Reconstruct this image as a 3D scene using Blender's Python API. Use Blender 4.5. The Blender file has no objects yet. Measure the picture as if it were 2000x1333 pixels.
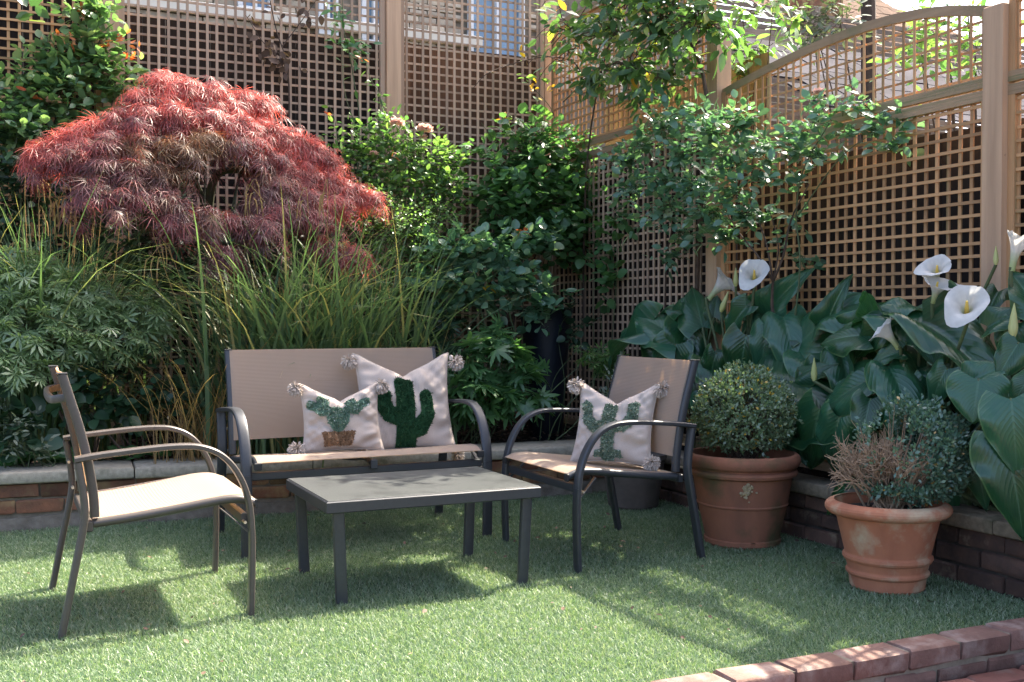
import bpy, math, random
import numpy as np
from mathutils import Vector, Matrix, Quaternion

S = bpy.context.scene
COL = S.collection
rng = np.random.default_rng(7)
random.seed(7)
R = math.radians

# ------------------------------------------------------------------ camera
F, H, YAW, HOR = 2100.0, 1.05, R(25.5), 624.0      # focal length in photo pixels, eye height, heading, horizon row
PITCH = math.atan((666.5 - HOR) / F)
cam = bpy.data.cameras.new('camera'); cam.lens = F / 2000 * 36; cam.sensor_width = 36
cam.clip_start = 0.05; cam.clip_end = 400
camo = bpy.data.objects.new('camera', cam); COL.objects.link(camo)
camo.location = (0, 0, H); camo.rotation_euler = (math.pi / 2 - PITCH, 0, -YAW)
S.camera = camo
_fw = np.array([math.sin(YAW) * math.cos(PITCH), math.cos(YAW) * math.cos(PITCH), -math.sin(PITCH)])
_rt = np.array([math.cos(YAW), -math.sin(YAW), 0.0]); _up = np.cross(_rt, _fw); CAM = np.array([0, 0, H])
def ray(u, v): return _fw * F + _rt * (u - 1000) - _up * (v - 666.5)
def aty(u, v, y): r = ray(u, v); return CAM + r * (y / r[1])     # survey point on a plane parallel to the back fence
def atx(u, v, x): r = ray(u, v); return CAM + r * (x / r[0])     # survey point on a plane parallel to the side fence
def atz(u, v, z=0.0): r = ray(u, v); return CAM + r * ((z - H) / r[2])

# ------------------------------------------------------------------ sky, sun, exposure
SUN = Vector((0.735, 0.24, 1.0)).normalized()
w = bpy.data.worlds.new('World'); S.world = w; w.use_nodes = True
nt = w.node_tree; bgn = nt.nodes['Background']; sky = nt.nodes.new('ShaderNodeTexSky')
sky.sky_type = 'NISHITA'; sky.sun_disc = False
sky.sun_elevation = math.asin(SUN.z); sky.sun_rotation = math.atan2(SUN.x, SUN.y)
sky.air_density = 0.6; sky.dust_density = 4.5; sky.ozone_density = 0.5
nt.links.new(sky.outputs[0], bgn.inputs[0]); bgn.inputs[1].default_value = 0.135
sl = bpy.data.lights.new('sun', 'SUN'); sl.energy = 3.6; sl.angle = R(0.45); sl.color = (1.0, 0.91, 0.76)
so = bpy.data.objects.new('sun', sl); COL.objects.link(so); so.location = (6, 3, 9)
so.rotation_euler = (-SUN).to_track_quat('-Z', 'Y').to_euler()
S.view_settings.view_transform = 'Standard'; S.view_settings.look = 'None'
S.view_settings.exposure = 2.5; S.view_settings.gamma = 1.0; S.view_settings.use_curve_mapping = False
S.render.engine = 'CYCLES'
S.cycles.use_denoising = True; S.cycles.denoising_prefilter = 'NONE'
S.cycles.max_bounces = 8; S.cycles.transparent_max_bounces = 6
S.cycles.sample_clamp_indirect = 6

# ------------------------------------------------------------------ helpers: materials
def mat(name, c1, c2=None, scale=8.0, rough=0.7, bump=0.0, bscale=None, stretch=(1, 1, 1), rand=0.0, spec=0.4, metal=0.0,
        c3=None, s3=2.0, t3=(0.5, 0.65), world=False, detail=5.0, island=False, trans=0.0, tcol=None, coat=0.0):
    m = bpy.data.materials.new(name); m.use_nodes = True
    n = m.node_tree.nodes; L = m.node_tree.links; p = n['Principled BSDF']
    p.inputs['Roughness'].default_value = rough; p.inputs['Metallic'].default_value = metal
    p.inputs['Specular IOR Level'].default_value = spec; p.inputs['Coat Weight'].default_value = coat
    def mixc(fac, a, b):
        x = n.new('ShaderNodeMix'); x.data_type = 'RGBA'
        for i, q in ((0, fac), (6, a), (7, b)):
            if hasattr(q, 'links'): L.new(q, x.inputs[i])
            elif i == 0: x.inputs[i].default_value = q
            else: x.inputs[i].default_value = (*q, 1)
        return x.outputs[2]
    def coords(st):
        if world:
            g = n.new('ShaderNodeNewGeometry'); o = g.outputs['Position']
        else:
            g = n.new('ShaderNodeTexCoord'); o = g.outputs['Object']
        mp = n.new('ShaderNodeMapping'); mp.inputs['Scale'].default_value = st; L.new(o, mp.inputs[0])
        if rand or island:
            oi = n.new('ShaderNodeObjectInfo'); ad = n.new('ShaderNodeVectorMath'); ad.operation = 'SCALE'
            ad.inputs[0].default_value = (37, 53, 71); L.new(oi.outputs['Random'], ad.inputs['Scale']); L.new(ad.outputs[0], mp.inputs['Location'])
        return mp.outputs[0]
    def noise(sc, st, det=detail):
        t = n.new('ShaderNodeTexNoise'); t.inputs['Scale'].default_value = sc; t.inputs['Detail'].default_value = det
        t.inputs['Roughness'].default_value = 0.6
        L.new(coords(st), t.inputs[0]); return t.outputs['Fac']
    def ramp(fac, a, b):
        r = n.new('ShaderNodeMapRange'); r.inputs[1].default_value = a; r.inputs[2].default_value = b; L.new(fac, r.inputs[0]); return r.outputs[0]
    col = c1
    if island:                                     # leaves: each leaf has its own tint
        g = n.new('ShaderNodeNewGeometry'); oi = n.new('ShaderNodeObjectInfo')
        ad = n.new('ShaderNodeMath'); ad.operation = 'ADD'; L.new(g.outputs['Random Per Island'], ad.inputs[0]); L.new(oi.outputs['Random'], ad.inputs[1])
        fr = n.new('ShaderNodeMath'); fr.operation = 'FRACT'; L.new(ad.outputs[0], fr.inputs[0])
        col = mixc(fr.outputs[0], c1, c2 or c1)
        if c3:
            col = mixc(ramp(fr.outputs[0], t3[0], t3[1]), col, c3)
    else:
        if c2: col = mixc(ramp(noise(scale, stretch), 0.32, 0.68), c1, c2)
        if c3: col = mixc(ramp(noise(s3, (1, 1, 1)), t3[0], t3[1]), col, c3)
        if rand:
            oi = n.new('ShaderNodeObjectInfo'); hs = n.new('ShaderNodeHueSaturation')
            mr = n.new('ShaderNodeMapRange'); mr.inputs[3].default_value = 1 - rand; mr.inputs[4].default_value = 1 + rand
            L.new(oi.outputs['Random'], mr.inputs[0]); L.new(mr.outputs[0], hs.inputs['Value'])
            if hasattr(col, 'links'): L.new(col, hs.inputs['Color'])
            else: hs.inputs['Color'].default_value = (*col, 1)
            col = hs.outputs[0]
    if hasattr(col, 'links'): L.new(col, p.inputs['Base Color'])
    else: p.inputs['Base Color'].default_value = (*col, 1)
    if bump:
        b = n.new('ShaderNodeBump'); b.inputs['Strength'].default_value = 0.7; b.inputs['Distance'].default_value = bump
        L.new(noise(bscale or scale * 3, stretch), b.inputs['Height']); L.new(b.outputs[0], p.inputs['Normal'])
    if trans:
        t = n.new('ShaderNodeBsdfTranslucent'); ms = n.new('ShaderNodeMixShader'); ms.inputs[0].default_value = trans
        if tcol: t.inputs[0].default_value = (*tcol, 1)
        elif hasattr(col, 'links'):
            g2 = n.new('ShaderNodeMix'); g2.data_type = 'RGBA'; g2.blend_type = 'MULTIPLY'; g2.inputs[0].default_value = 1
            L.new(col, g2.inputs[6]); g2.inputs[7].default_value = (2.2, 2.4, 1.2, 1); L.new(g2.outputs[2], t.inputs[0])
        else: t.inputs[0].default_value = (*col, 1)
        L.new(p.outputs[0], ms.inputs[1]); L.new(t.outputs[0], ms.inputs[2]); L.new(ms.outputs[0], n['Material Output'].inputs[0])
    return m

M = {}
M['trellis'] = mat('weathered_trellis_wood', (.52, .365, .245), (.34, .235, .16), 30, .8, .002, 60, (1, 1, .06), rand=.28)
M['trellis_r'] = mat('brown_trellis_wood', (.56, .315, .15), (.38, .21, .10), 30, .8, .002, 60, (1, 1, .06), rand=.28, c3=(.22, .19, .08), s3=1.2, t3=(.56, .75))
M['post'] = mat('post_wood', (.60, .39, .24), (.43, .27, .165), 22, .8, .003, 40, (1, 1, .05), rand=.10, c3=(.2, .115, .07), s3=9, t3=(.70, .76))
M['rail'] = mat('rail_wood', (.42, .28, .165), (.29, .19, .11), 22, .8, .003, 40, (1, .05, 1), rand=.15, c3=(.17, .17, .075), s3=3, t3=(.5, .7))
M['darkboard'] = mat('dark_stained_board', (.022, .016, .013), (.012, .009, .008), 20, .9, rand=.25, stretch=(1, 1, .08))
M['brownboard'] = mat('brown_stained_board', (.135, .08, .05), (.07, .045, .03), 20, .9, rand=.3, stretch=(1, 1, .08))
M['yellowboard'] = mat('mossy_board', (.30, .24, .10), (.2, .17, .07), 20, .9, rand=.25, stretch=(1, 1, .08))
M['brick'] = mat('old_brick', (.20, .085, .045), (.10, .05, .03), 12, .9, .008, 40, rand=.45, c3=(.25, .16, .075), s3=6, t3=(.48, .62))
M['brick_dark'] = mat('dark_brick', (.12, .065, .045), (.055, .036, .03), 12, .85, .006, 40, rand=.4, c3=(.20, .15, .10), s3=8, t3=(.6, .72))  # darker brick tone for the side wall
M['brick_kerb'] = mat('red_edging_brick', (.20, .112, .088), (.135, .076, .06), 12, .85, .006, 50, rand=.25, c3=(.27, .205, .175), s3=9, t3=(.50, .68))
M['brick_pave'] = mat('red_paving_brick', (.23, .095, .075), (.16, .07, .055), 15, .85, .003, 60, rand=.25, c3=(.28, .21, .18), s3=6, t3=(.55, .72))
M['brick_house'] = mat('yellow_stock_brick', (.50, .42, .31), (.36, .30, .22), 9, .9, .003, 40, rand=.3)
M['mortar'] = mat('mortar', (.24, .20, .15), (.13, .11, .08), 15, .95, .004)
M['mortar_dark'] = mat('dark_mortar', (.07, .055, .045), (.03, .026, .022), 15, .95, .004)  # darker mortar tone for the side wall
M['coping'] = mat('stone_coping', (.40, .355, .275), (.27, .24, .185), 40, .9, .003, 120, rand=.1, c3=(.13, .12, .075), s3=5, t3=(.58, .74))
M['coping_d'] = mat('dark_stone_coping', (.23, .185, .13), (.14, .115, .08), 40, .9, .003, 120, rand=.15, c3=(.09, .085, .05), s3=5, t3=(.55, .7))  # darker coping tone for the side wall
M['soil'] = mat('soil', (.030, .021, .015), (.012, .009, .007), 25, .95, .02, 60, world=True)
M['litter'] = mat('leaf_litter', (.11, .065, .04), (.05, .03, .02), island=True, c3=(.26, .18, .12), t3=(.8, .95))
M['ground'] = mat('ground', (.07, .065, .05), (.045, .045, .035), 3, .95, world=True)
M['turf'] = mat('turf_backing', (.035, .075, .028), (.02, .05, .02), 60, .9, world=True)
M['blade'] = mat('turf_blade', (.115, .185, .095), (.20, .26, .165), island=True, c3=(.32, .35, .26), t3=(.70, .95), rough=.5, spec=.4, trans=.2)
M['metal'] = mat('sky_toned_powder_coat', (.034, .037, .042), (.028, .030, .034), 60, .38, .0004, 300, spec=.5)  # grey-brown coat of all seats, with sky reflection tinted into the colour
M['metal_sun'] = mat('sun_toned_powder_coat', (.075, .062, .053), (.062, .053, .046), 60, .36, .0004, 300, spec=.5)  # same coat on the left chair, direct sun put into the colour
M['bolt'] = mat('zinc_bolt', (.6, .58, .52), rough=.3, metal=1)
M['cap'] = mat('black_plastic', (.02, .02, .02), rough=.5)
M['glass'] = mat('speckled_table_glass', (.034, .037, .037), (.062, .067, .065), 130, .45, spec=.28, detail=3, c3=(.024, .027, .027), s3=9, t3=(.5, .7))
M['terracotta'] = mat('terracotta', (.42, .165, .085), (.30, .11, .058), 7, .85, .003, 50, (1, 1, .5), c3=(.44, .33, .21), s3=6, t3=(.50, .68))
M['terracotta_d'] = mat('weathered_terracotta', (.31, .125, .07), (.19, .08, .048), 6, .85, .003, 50, (1, 1, .5), c3=(.095, .08, .036), s3=4, t3=(.5, .66))
M['lime'] = mat('limescale', (.42, .33, .2), (.25, .2, .12), 60, .95, .003)
M['greypot'] = mat('grey_clay', (.13, .105, .09), (.07, .06, .05), 6, .85, .003, 50)
M['navy'] = mat('navy_glaze', (.006, .009, .018), (.004, .006, .010), 4, .45, spec=.4)
M['bark'] = mat('bark', (.10, .065, .045), (.05, .035, .025), 30, .9, .004, 50)
M['moss'] = mat('mossy_bark', (.05, .055, .02), (.03, .025, .015), 20, .9, .004, 50)
M['stem'] = mat('green_stem', (.09, .13, .05), (.06, .07, .035), 20, .7)
M['twig'] = mat('bare_twig', (.36, .25, .16), (.24, .16, .10), 20, .85)
M['concrete'] = mat('rough_concrete', (.20, .175, .14), (.10, .085, .065), 14, .95, .01, 30)
M['maple'] = None
M['rose_l'] = mat('rose_leaf', (.075, .155, .065), (.15, .24, .11), island=True, rough=.30, spec=.7, trans=.32, c3=(.24, .30, .14), t3=(.85, 1))
M['rose_b'] = mat('bluish_rose_leaf', (.06, .145, .085), (.125, .225, .14), island=True, rough=.29, spec=.75, trans=.28, c3=(.20, .28, .15), t3=(.85, 1))
M['lime_l'] = mat('fresh_green_leaf', (.105, .19, .055), (.18, .27, .09), island=True, rough=.36, spec=.55, trans=.38, c3=(.06, .13, .05), t3=(.55, .8))
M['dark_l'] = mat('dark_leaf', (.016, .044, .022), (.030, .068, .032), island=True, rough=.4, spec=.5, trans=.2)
M['mid_l'] = mat('mid_green_leaf', (.055, .14, .05), (.105, .21, .08), island=True, rough=.32, spec=.65, trans=.3)
M['acer'] = mat('green_acer_leaf', (.13, .20, .09), (.26, .33, .19), island=True, rough=.30, spec=.8, trans=.3)
M['climb'] = mat('climber_leaf', (.045, .105, .042), (.095, .165, .06), island=True, rough=.33, spec=.55, trans=.32, c3=(.32, .33, .06), t3=(.9, .98))
M['red_l'] = mat('red_new_leaf', (.35, .07, .03), (.45, .15, .05), island=True, rough=.5, trans=.4)
M['gold_l'] = mat('yellow_leaf', (.55, .38, .04), (.5, .22, .03), island=True, rough=.5, trans=.4)
M['dry_l'] = mat('dry_leaf', (.13, .085, .06), (.07, .045, .035), island=True, rough=.8, trans=.2)
M['box_l'] = mat('box_leaf', (.10, .17, .085), (.20, .26, .16), island=True, rough=.30, spec=.75, trans=.2, c3=(.50, .31, .04), t3=(.955, .975))
M['box_b'] = mat('bluish_box_leaf', (.06, .13, .085), (.12, .205, .15), island=True, rough=.30, spec=.75, trans=.2, c3=(.32, .2, .05), t3=(.975, .99))
M['lav'] = mat('silver_leaf', (.08, .11, .075), (.14, .16, .12), island=True, rough=.7, trans=.15)
M['sedge'] = mat('sedge_blade', (.055, .105, .05), (.125, .18, .09), island=True, rough=.5, spec=.4, trans=.25, c3=(.28, .25, .11), t3=(.80, .96))
M['sedge_dry'] = mat('dry_sedge', (.22, .13, .06), (.33, .22, .10), island=True, rough=.7, trans=.3)
M['catkin'] = mat('sedge_catkin', (.30, .22, .08), (.38, .24, .10), island=True, rough=.8, trans=.2)
M['spathe_plain'] = mat('white_spathe', (.68, .67, .63), (.62, .60, .53), 12, .45, trans=.25, tcol=(.7, .7, .5))
M['bud'] = mat('green_bud', (.42, .46, .16), (.55, .55, .25), 10, .5, trans=.2, tcol=(.5, .55, .2))
M['spadix'] = mat('yellow_spadix', (.72, .50, .10), rough=.7)
M['peach'] = mat('peach_petal', (.80, .52, .42), (.85, .66, .56), 6, .6, trans=.35, tcol=(.9, .6, .5))
M['linen'] = mat('cream_linen', (.48, .40, .34), (.43, .355, .30), 220, .9, .0006, 350)
M['yarn'] = mat('cream_yarn', (.50, .42, .35), (.60, .52, .45), island=True, rough=.95)
M['pile'] = mat('dark_green_pile', (.010, .052, .016), (.022, .085, .03), island=True, rough=.9)
M['pile2'] = mat('green_loop_pile', (.105, .195, .125), (.21, .31, .225), island=True, rough=.9, c3=(.6, .62, .54), t3=(.86, .94))
M['pile3'] = mat('sage_loop_pile', (.14, .20, .135), (.24, .31, .225), island=True, rough=.9, c3=(.52, .52, .42), t3=(.86, .94))
M['jute'] = mat('brown_jute', (.20, .11, .055), (.30, .18, .10), island=True, rough=.9)
M['white'] = mat('white_paint', (.78, .77, .74), (.72, .71, .68), 20, .5)
M['cream'] = mat('cream_render', (.72, .66, .54), (.64, .58, .47), 5, .8)
M['pane'] = mat('window_glass', (.22, .34, .44), (.12, .20, .28), 2, .08, spec=.8)
M['tile'] = mat('roof_tile', (.115, .07, .048), (.08, .05, .035), 9, .95, rand=.25, spec=.1)
M['slate'] = mat('grey_shed_roof', (.050, .046, .056), (.030, .029, .036), 9, .95, rand=.3, spec=.08)
M['slatgrey'] = mat('grey_slat', (.26, .20, .15), (.17, .135, .105), 20, .85, .002, rand=.28, stretch=(.06, 1, 1))

def uvpattern_mats():
    # sling cloth: fine ribs woven across, lets some sun through
    m = bpy.data.materials.new('beige_sling_mesh'); m.use_nodes = True; n = m.node_tree.nodes; L = m.node_tree.links; p = n['Principled BSDF']
    uv = n.new('ShaderNodeUVMap'); wv = n.new('ShaderNodeTexWave'); wv.bands_direction = 'Y'; wv.inputs['Scale'].default_value = 22; wv.inputs['Distortion'].default_value = .3
    L.new(uv.outputs[0], wv.inputs[0]); mx = n.new('ShaderNodeMix'); mx.data_type = 'RGBA'; L.new(wv.outputs['Fac'], mx.inputs[0])
    mx.inputs[6].default_value = (.375, .30, .24, 1); mx.inputs[7].default_value = (.44, .355, .29, 1)
    L.new(mx.outputs[2], p.inputs['Base Color']); p.inputs['Roughness'].default_value = .7; p.inputs['Specular IOR Level'].default_value = .3
    b = n.new('ShaderNodeBump'); b.inputs['Distance'].default_value = .0015; b.inputs['Strength'].default_value = .5; L.new(wv.outputs['Fac'], b.inputs['Height']); L.new(b.outputs[0], p.inputs['Normal'])
    t = n.new('ShaderNodeBsdfTranslucent'); t.inputs[0].default_value = (.85, .64, .43, 1); ms = n.new('ShaderNodeMixShader'); ms.inputs[0].default_value = .45
    L.new(p.outputs[0], ms.inputs[1]); L.new(t.outputs[0], ms.inputs[2]); L.new(ms.outputs[0], n['Material Output'].inputs[0]); M['sling'] = m
    # calla leaf: ribs running from the midrib to the margin
    m = bpy.data.materials.new('calla_leaf'); m.use_nodes = True; n = m.node_tree.nodes; L = m.node_tree.links; p = n['Principled BSDF']
    uv = n.new('ShaderNodeUVMap'); sp = n.new('ShaderNodeSeparateXYZ'); L.new(uv.outputs[0], sp.inputs[0])
    def mth(op, a, b=None):
        q = n.new('ShaderNodeMath'); q.operation = op
        for i, x in enumerate((a, b)):
            if x is None: continue
            if hasattr(x, 'links'): L.new(x, q.inputs[i])
            else: q.inputs[i].default_value = x
        return q.outputs[0]
    ax = mth('ABSOLUTE', sp.outputs[0])
    ph = mth('ADD', mth('MULTIPLY', sp.outputs[1], 74.0), mth('MULTIPLY', ax, -40.0))
    nz = n.new('ShaderNodeTexNoise'); nz.inputs['Scale'].default_value = 3.2; nz.inputs['Detail'].default_value = 4; tc_ = n.new('ShaderNodeTexCoord'); L.new(tc_.outputs['Object'], nz.inputs[0])
    ph = mth('ADD', ph, mth('MULTIPLY', nz.outputs['Fac'], 9.0))
    ribs = mth('POWER', mth('ADD', mth('MULTIPLY', mth('SINE', ph), .5), .5), 3.0)
    mid = mth('LESS_THAN', ax, .035)
    oi = n.new('ShaderNodeObjectInfo'); cr = n.new('ShaderNodeValToRGB'); cr.color_ramp.elements[0].color = (.008, .045, .014, 1); cr.color_ramp.elements[1].color = (.030, .115, .062, 1)
    cr.color_ramp.elements.new(.5).color = (.016, .078, .036, 1); L.new(oi.outputs['Random'], cr.inputs[0])
    mx = n.new('ShaderNodeMix'); mx.data_type = 'RGBA'; L.new(mth('MULTIPLY', ribs, .14), mx.inputs[0]); L.new(cr.outputs[0], mx.inputs[6]); mx.inputs[7].default_value = (.026, .095, .058, 1)
    mo = n.new('ShaderNodeMix'); mo.data_type = 'RGBA'; L.new(mth('MULTIPLY', mth('SUBTRACT', nz.outputs['Fac'], .42), 1.6), mo.inputs[0]); mo.clamp_factor = True; L.new(mx.outputs[2], mo.inputs[6]); mo.inputs[7].default_value = (.055, .14, .035, 1)
    mg = n.new('ShaderNodeMix'); mg.data_type = 'RGBA'; L.new(mth('MULTIPLY', mth('GREATER_THAN', ax, .955), .55), mg.inputs[0]); L.new(mo.outputs[2], mg.inputs[6]); mg.inputs[7].default_value = (.13, .22, .09, 1); mx = mg
    m2 = n.new('ShaderNodeMix'); m2.data_type = 'RGBA'; L.new(mth('MULTIPLY', mid, .7), m2.inputs[0]); L.new(mx.outputs[2], m2.inputs[6]); m2.inputs[7].default_value = (.07, .16, .09, 1)
    L.new(m2.outputs[2], p.inputs['Base Color']); p.inputs['Roughness'].default_value = .30; p.inputs['Specular IOR Level'].default_value = .7
    b = n.new('ShaderNodeBump'); b.inputs['Distance'].default_value = .0016; b.inputs['Strength'].default_value = .5; L.new(ribs, b.inputs['Height']); L.new(b.outputs[0], p.inputs['Normal'])
    t = n.new('ShaderNodeBsdfTranslucent'); t.inputs[0].default_value = (.06, .22, .05, 1); ms = n.new('ShaderNodeMixShader'); ms.inputs[0].default_value = .2
    L.new(p.outputs[0], ms.inputs[1]); L.new(t.outputs[0], ms.inputs[2]); L.new(ms.outputs[0], n['Material Output'].inputs[0]); M['calla'] = m
    # calla spathe: greenish throat, creamy white limb, faint veins
    m = bpy.data.materials.new('white_spathe'); m.use_nodes = True; n = m.node_tree.nodes; L = m.node_tree.links; p = n['Principled BSDF']
    at = n.new('ShaderNodeAttribute'); at.attribute_name = 'tint'; nz = n.new('ShaderNodeTexNoise'); nz.inputs['Scale'].default_value = 60; nz.inputs['Detail'].default_value = 5
    tc_ = n.new('ShaderNodeTexCoord'); L.new(tc_.outputs['Object'], nz.inputs[0]); hs = n.new('ShaderNodeHueSaturation'); mr = n.new('ShaderNodeMapRange'); mr.inputs[3].default_value = .84; mr.inputs[4].default_value = 1.12
    L.new(nz.outputs['Fac'], mr.inputs[0]); L.new(mr.outputs[0], hs.inputs['Value']); L.new(at.outputs['Color'], hs.inputs['Color']); L.new(hs.outputs[0], p.inputs['Base Color']); p.inputs['Roughness'].default_value = .5
    b = n.new('ShaderNodeBump'); b.inputs['Distance'].default_value = .002; b.inputs['Strength'].default_value = .5; L.new(nz.outputs['Fac'], b.inputs['Height']); L.new(b.outputs[0], p.inputs['Normal'])
    t = n.new('ShaderNodeBsdfTranslucent'); L.new(hs.outputs[0], t.inputs[0]); ms = n.new('ShaderNodeMixShader'); ms.inputs[0].default_value = .3; L.new(p.outputs[0], ms.inputs[1]); L.new(t.outputs[0], ms.inputs[2]); L.new(ms.outputs[0], n['Material Output'].inputs[0]); M['spathe'] = m
    # red maple: leaf tint carried per leaf (new growth red, mature bronze and purple)
    m = bpy.data.materials.new('maple_leaf'); m.use_nodes = True; n = m.node_tree.nodes; L = m.node_tree.links; p = n['Principled BSDF']
    at = n.new('ShaderNodeAttribute'); at.attribute_name = 'tint'
    g = n.new('ShaderNodeNewGeometry'); hs = n.new('ShaderNodeHueSaturation'); mr = n.new('ShaderNodeMapRange'); mr.inputs[3].default_value = .5; mr.inputs[4].default_value = 1.75
    L.new(g.outputs['Random Per Island'], mr.inputs[0]); L.new(mr.outputs[0], hs.inputs['Value']); L.new(at.outputs['Color'], hs.inputs['Color'])
    L.new(hs.outputs[0], p.inputs['Base Color']); p.inputs['Roughness'].default_value = .42; p.inputs['Specular IOR Level'].default_value = .5
    t = n.new('ShaderNodeBsdfTranslucent'); g2 = n.new('ShaderNodeMix'); g2.data_type = 'RGBA'; g2.blend_type = 'MULTIPLY'; g2.inputs[0].default_value = 1
    L.new(hs.outputs[0], g2.inputs[6]); g2.inputs[7].default_value = (2.1, 1.1, .9, 1); L.new(g2.outputs[2], t.inputs[0])
    ms = n.new('ShaderNodeMixShader'); ms.inputs[0].default_value = .42; L.new(p.outputs[0], ms.inputs[1]); L.new(t.outputs[0], ms.inputs[2]); L.new(ms.outputs[0], n['Material Output'].inputs[0]); M['maple'] = m
uvpattern_mats()

# ------------------------------------------------------------------ helpers: objects
def link(name, me, m=None, parent=None):
    if m is not None and not me.materials: me.materials.append(M[m] if isinstance(m, str) else m)
    o = bpy.data.objects.new(name, me); COL.objects.link(o)
    if parent is not None: o.parent = parent; o.matrix_parent_inverse = parent.matrix_basis.inverted()
    return o
def tag(o, label, cat, group=None):
    o['label'] = label; o['category'] = cat
    if group: o['group'] = group
    return o
def thing(name, label, cat, loc=(0, 0, 0), rz=0.0, group=None):
    o = bpy.data.objects.new(name, None); COL.objects.link(o); o.empty_display_size = .1
    o.location = loc; o.rotation_euler = (0, 0, rz); return tag(o, label, cat, group)
def kind(o, k): o['kind'] = k; return o
def child(name, me, m, parent):
    """a part whose mesh is already in the thing's own space"""
    if m is not None and not me.materials: me.materials.append(M[m] if isinstance(m, str) else m)
    o = bpy.data.objects.new(name, me); COL.objects.link(o); o.parent = parent; return o

class MB:
    def __init__(s): s.v = []; s.f = []; s.uv = None
    def add(s, v, f):
        b = len(s.v); s.v += [tuple(map(float, p)) for p in v]; s.f += [tuple(i + b for i in q) for q in f]
    def box(s, c, d, bev=0.0, rot=None):
        hx, hy, hz = d[0] / 2, d[1] / 2, d[2] / 2
        if not bev:
            v = [(x, y, z) for x in (-hx, hx) for y in (-hy, hy) for z in (-hz, hz)]
            f = [(0, 1, 3, 2), (4, 6, 7, 5), (0, 4, 5, 1), (2, 3, 7, 6), (0, 2, 6, 4), (1, 5, 7, 3)]
        else:
            b = bev; v = []; f = []
            ring = lambda z, i: [(-hx + i, -hy + i, z), (hx - i, -hy + i, z), (hx - i, hy - i, z), (-hx + i, hy - i, z)]
            v = ring(-hz, b) + ring(-hz + b, 0) + ring(hz - b, 0) + ring(hz, b)
            f = [(3, 2, 1, 0), (12, 13, 14, 15)]
            for k in range(3):
                for i in range(4): j = (i + 1) % 4; f.append((k * 4 + i, k * 4 + j, k * 4 + 4 + j, k * 4 + 4 + i))
        v = [Vector(p) for p in v]
        if rot is not None: v = [rot @ p for p in v]
        s.add([(p.x + c[0], p.y + c[1], p.z + c[2]) for p in v], f); return s
    def sweep(s, path, sec, side=None, cap=True, scale=None):
        """sweep a closed section (a,b) along a path; side fixes the a-axis for flat bars"""
        P = [Vector(p) for p in path]; n = len(P); k = len(sec); V = []
        ref = Vector(side) if side else None; prev = None
        for i in range(n):
            t = (P[min(i + 1, n - 1)] - P[max(i - 1, 0)]).normalized()
            if ref is not None: a = ref
            else:
                if prev is None: prev = Vector((0, 0, 1)) if abs(t.z) < .9 else Vector((1, 0, 0))
                a = prev - t * prev.dot(t)
                if a.length < 1e-5: a = t.orthogonal()
                a.normalize(); prev = a
            b = t.cross(a).normalized(); sc = scale[i] if scale else 1.0
            V += [P[i] + a * (x * sc) + b * (y * sc) for x, y in sec]
        Fc = [(i * k + j, i * k + (j + 1) % k, (i + 1) * k + (j + 1) % k, (i + 1) * k + j) for i in range(n - 1) for j in range(k)]
        if cap: Fc += [tuple(range(k - 1, -1, -1)), tuple((n - 1) * k + j for j in range(k))]
        s.add(V, Fc); return s
    def tube(s, path, r, n=8, scale=None): return s.sweep(path, circ(r, n), None, True, scale)
    def lathe(s, prof, n=40, c=(0, 0, 0)):
        V = []; Fc = []
        for r, z in prof:
            for i in range(n): a = 2 * math.pi * i / n; V.append((c[0] + r * math.cos(a), c[1] + r * math.sin(a), c[2] + z))
        for q in range(len(prof) - 1):
            for i in range(n): j = (i + 1) % n; Fc.append((q * n + i, q * n + j, (q + 1) * n + j, (q + 1) * n + i))
        s.add(V, Fc); return s
    def mesh(s, name, smooth=35):
        me = bpy.data.meshes.new(name); me.from_pydata(s.v, [], s.f); me.update()
        if smooth:
            me.polygons.foreach_set('use_smooth', [True] * len(me.polygons)); me.set_sharp_from_angle(angle=R(smooth))
        return me
def circ(r, n=8): return [(r * math.cos(2 * math.pi * i / n), r * math.sin(2 * math.pi * i / n)) for i in range(n)]
def oval(a, b, n=12):                                   # rounded flat bar: 2a wide, 2b thick
    out = []
    for i in range(n):
        t = 2 * math.pi * (i + .5) / n; c, q = math.cos(t), math.sin(t)
        out.append((a * math.copysign(abs(c) ** .45, c), b * math.copysign(abs(q) ** .45, q)))
    return out
def crv(pts, m=6):                                      # Catmull-Rom through points
    P = [Vector(p) for p in pts]; Q = [P[0] * 2 - P[1]] + P + [P[-1] * 2 - P[-2]]; out = []
    for i in range(1, len(Q) - 2):
        for k in range(m):
            t = k / m; a, b, c, d = Q[i - 1], Q[i], Q[i + 1], Q[i + 2]
            out.append(.5 * ((2 * b) + (c - a) * t + (2 * a - 5 * b + 4 * c - d) * t * t + (3 * b - a - 3 * c + d) * t ** 3))
    return out + [P[-1]]
def npmesh(name, V, Fc, tint=None, smooth=True):
    V = np.asarray(V, np.float32).reshape(-1, 3); Fc = np.asarray(Fc, np.int32); k = Fc.shape[1]
    me = bpy.data.meshes.new(name); me.vertices.add(len(V)); me.vertices.foreach_set('co', V.ravel())
    me.loops.add(Fc.size); me.loops.foreach_set('vertex_index', Fc.ravel()); me.polygons.add(len(Fc))
    me.polygons.foreach_set('loop_start', np.arange(0, Fc.size, k, dtype=np.int32))
    if smooth: me.polygons.foreach_set('use_smooth', np.ones(len(Fc), bool))
    me.update(calc_edges=True); me.validate()
    if tint is not None:
        a = me.attributes.new('tint', 'FLOAT_COLOR', 'POINT'); t = np.ones((len(V), 4), np.float32); t[:, :3] = tint; a.data.foreach_set('color', t.ravel())
    return me
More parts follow.
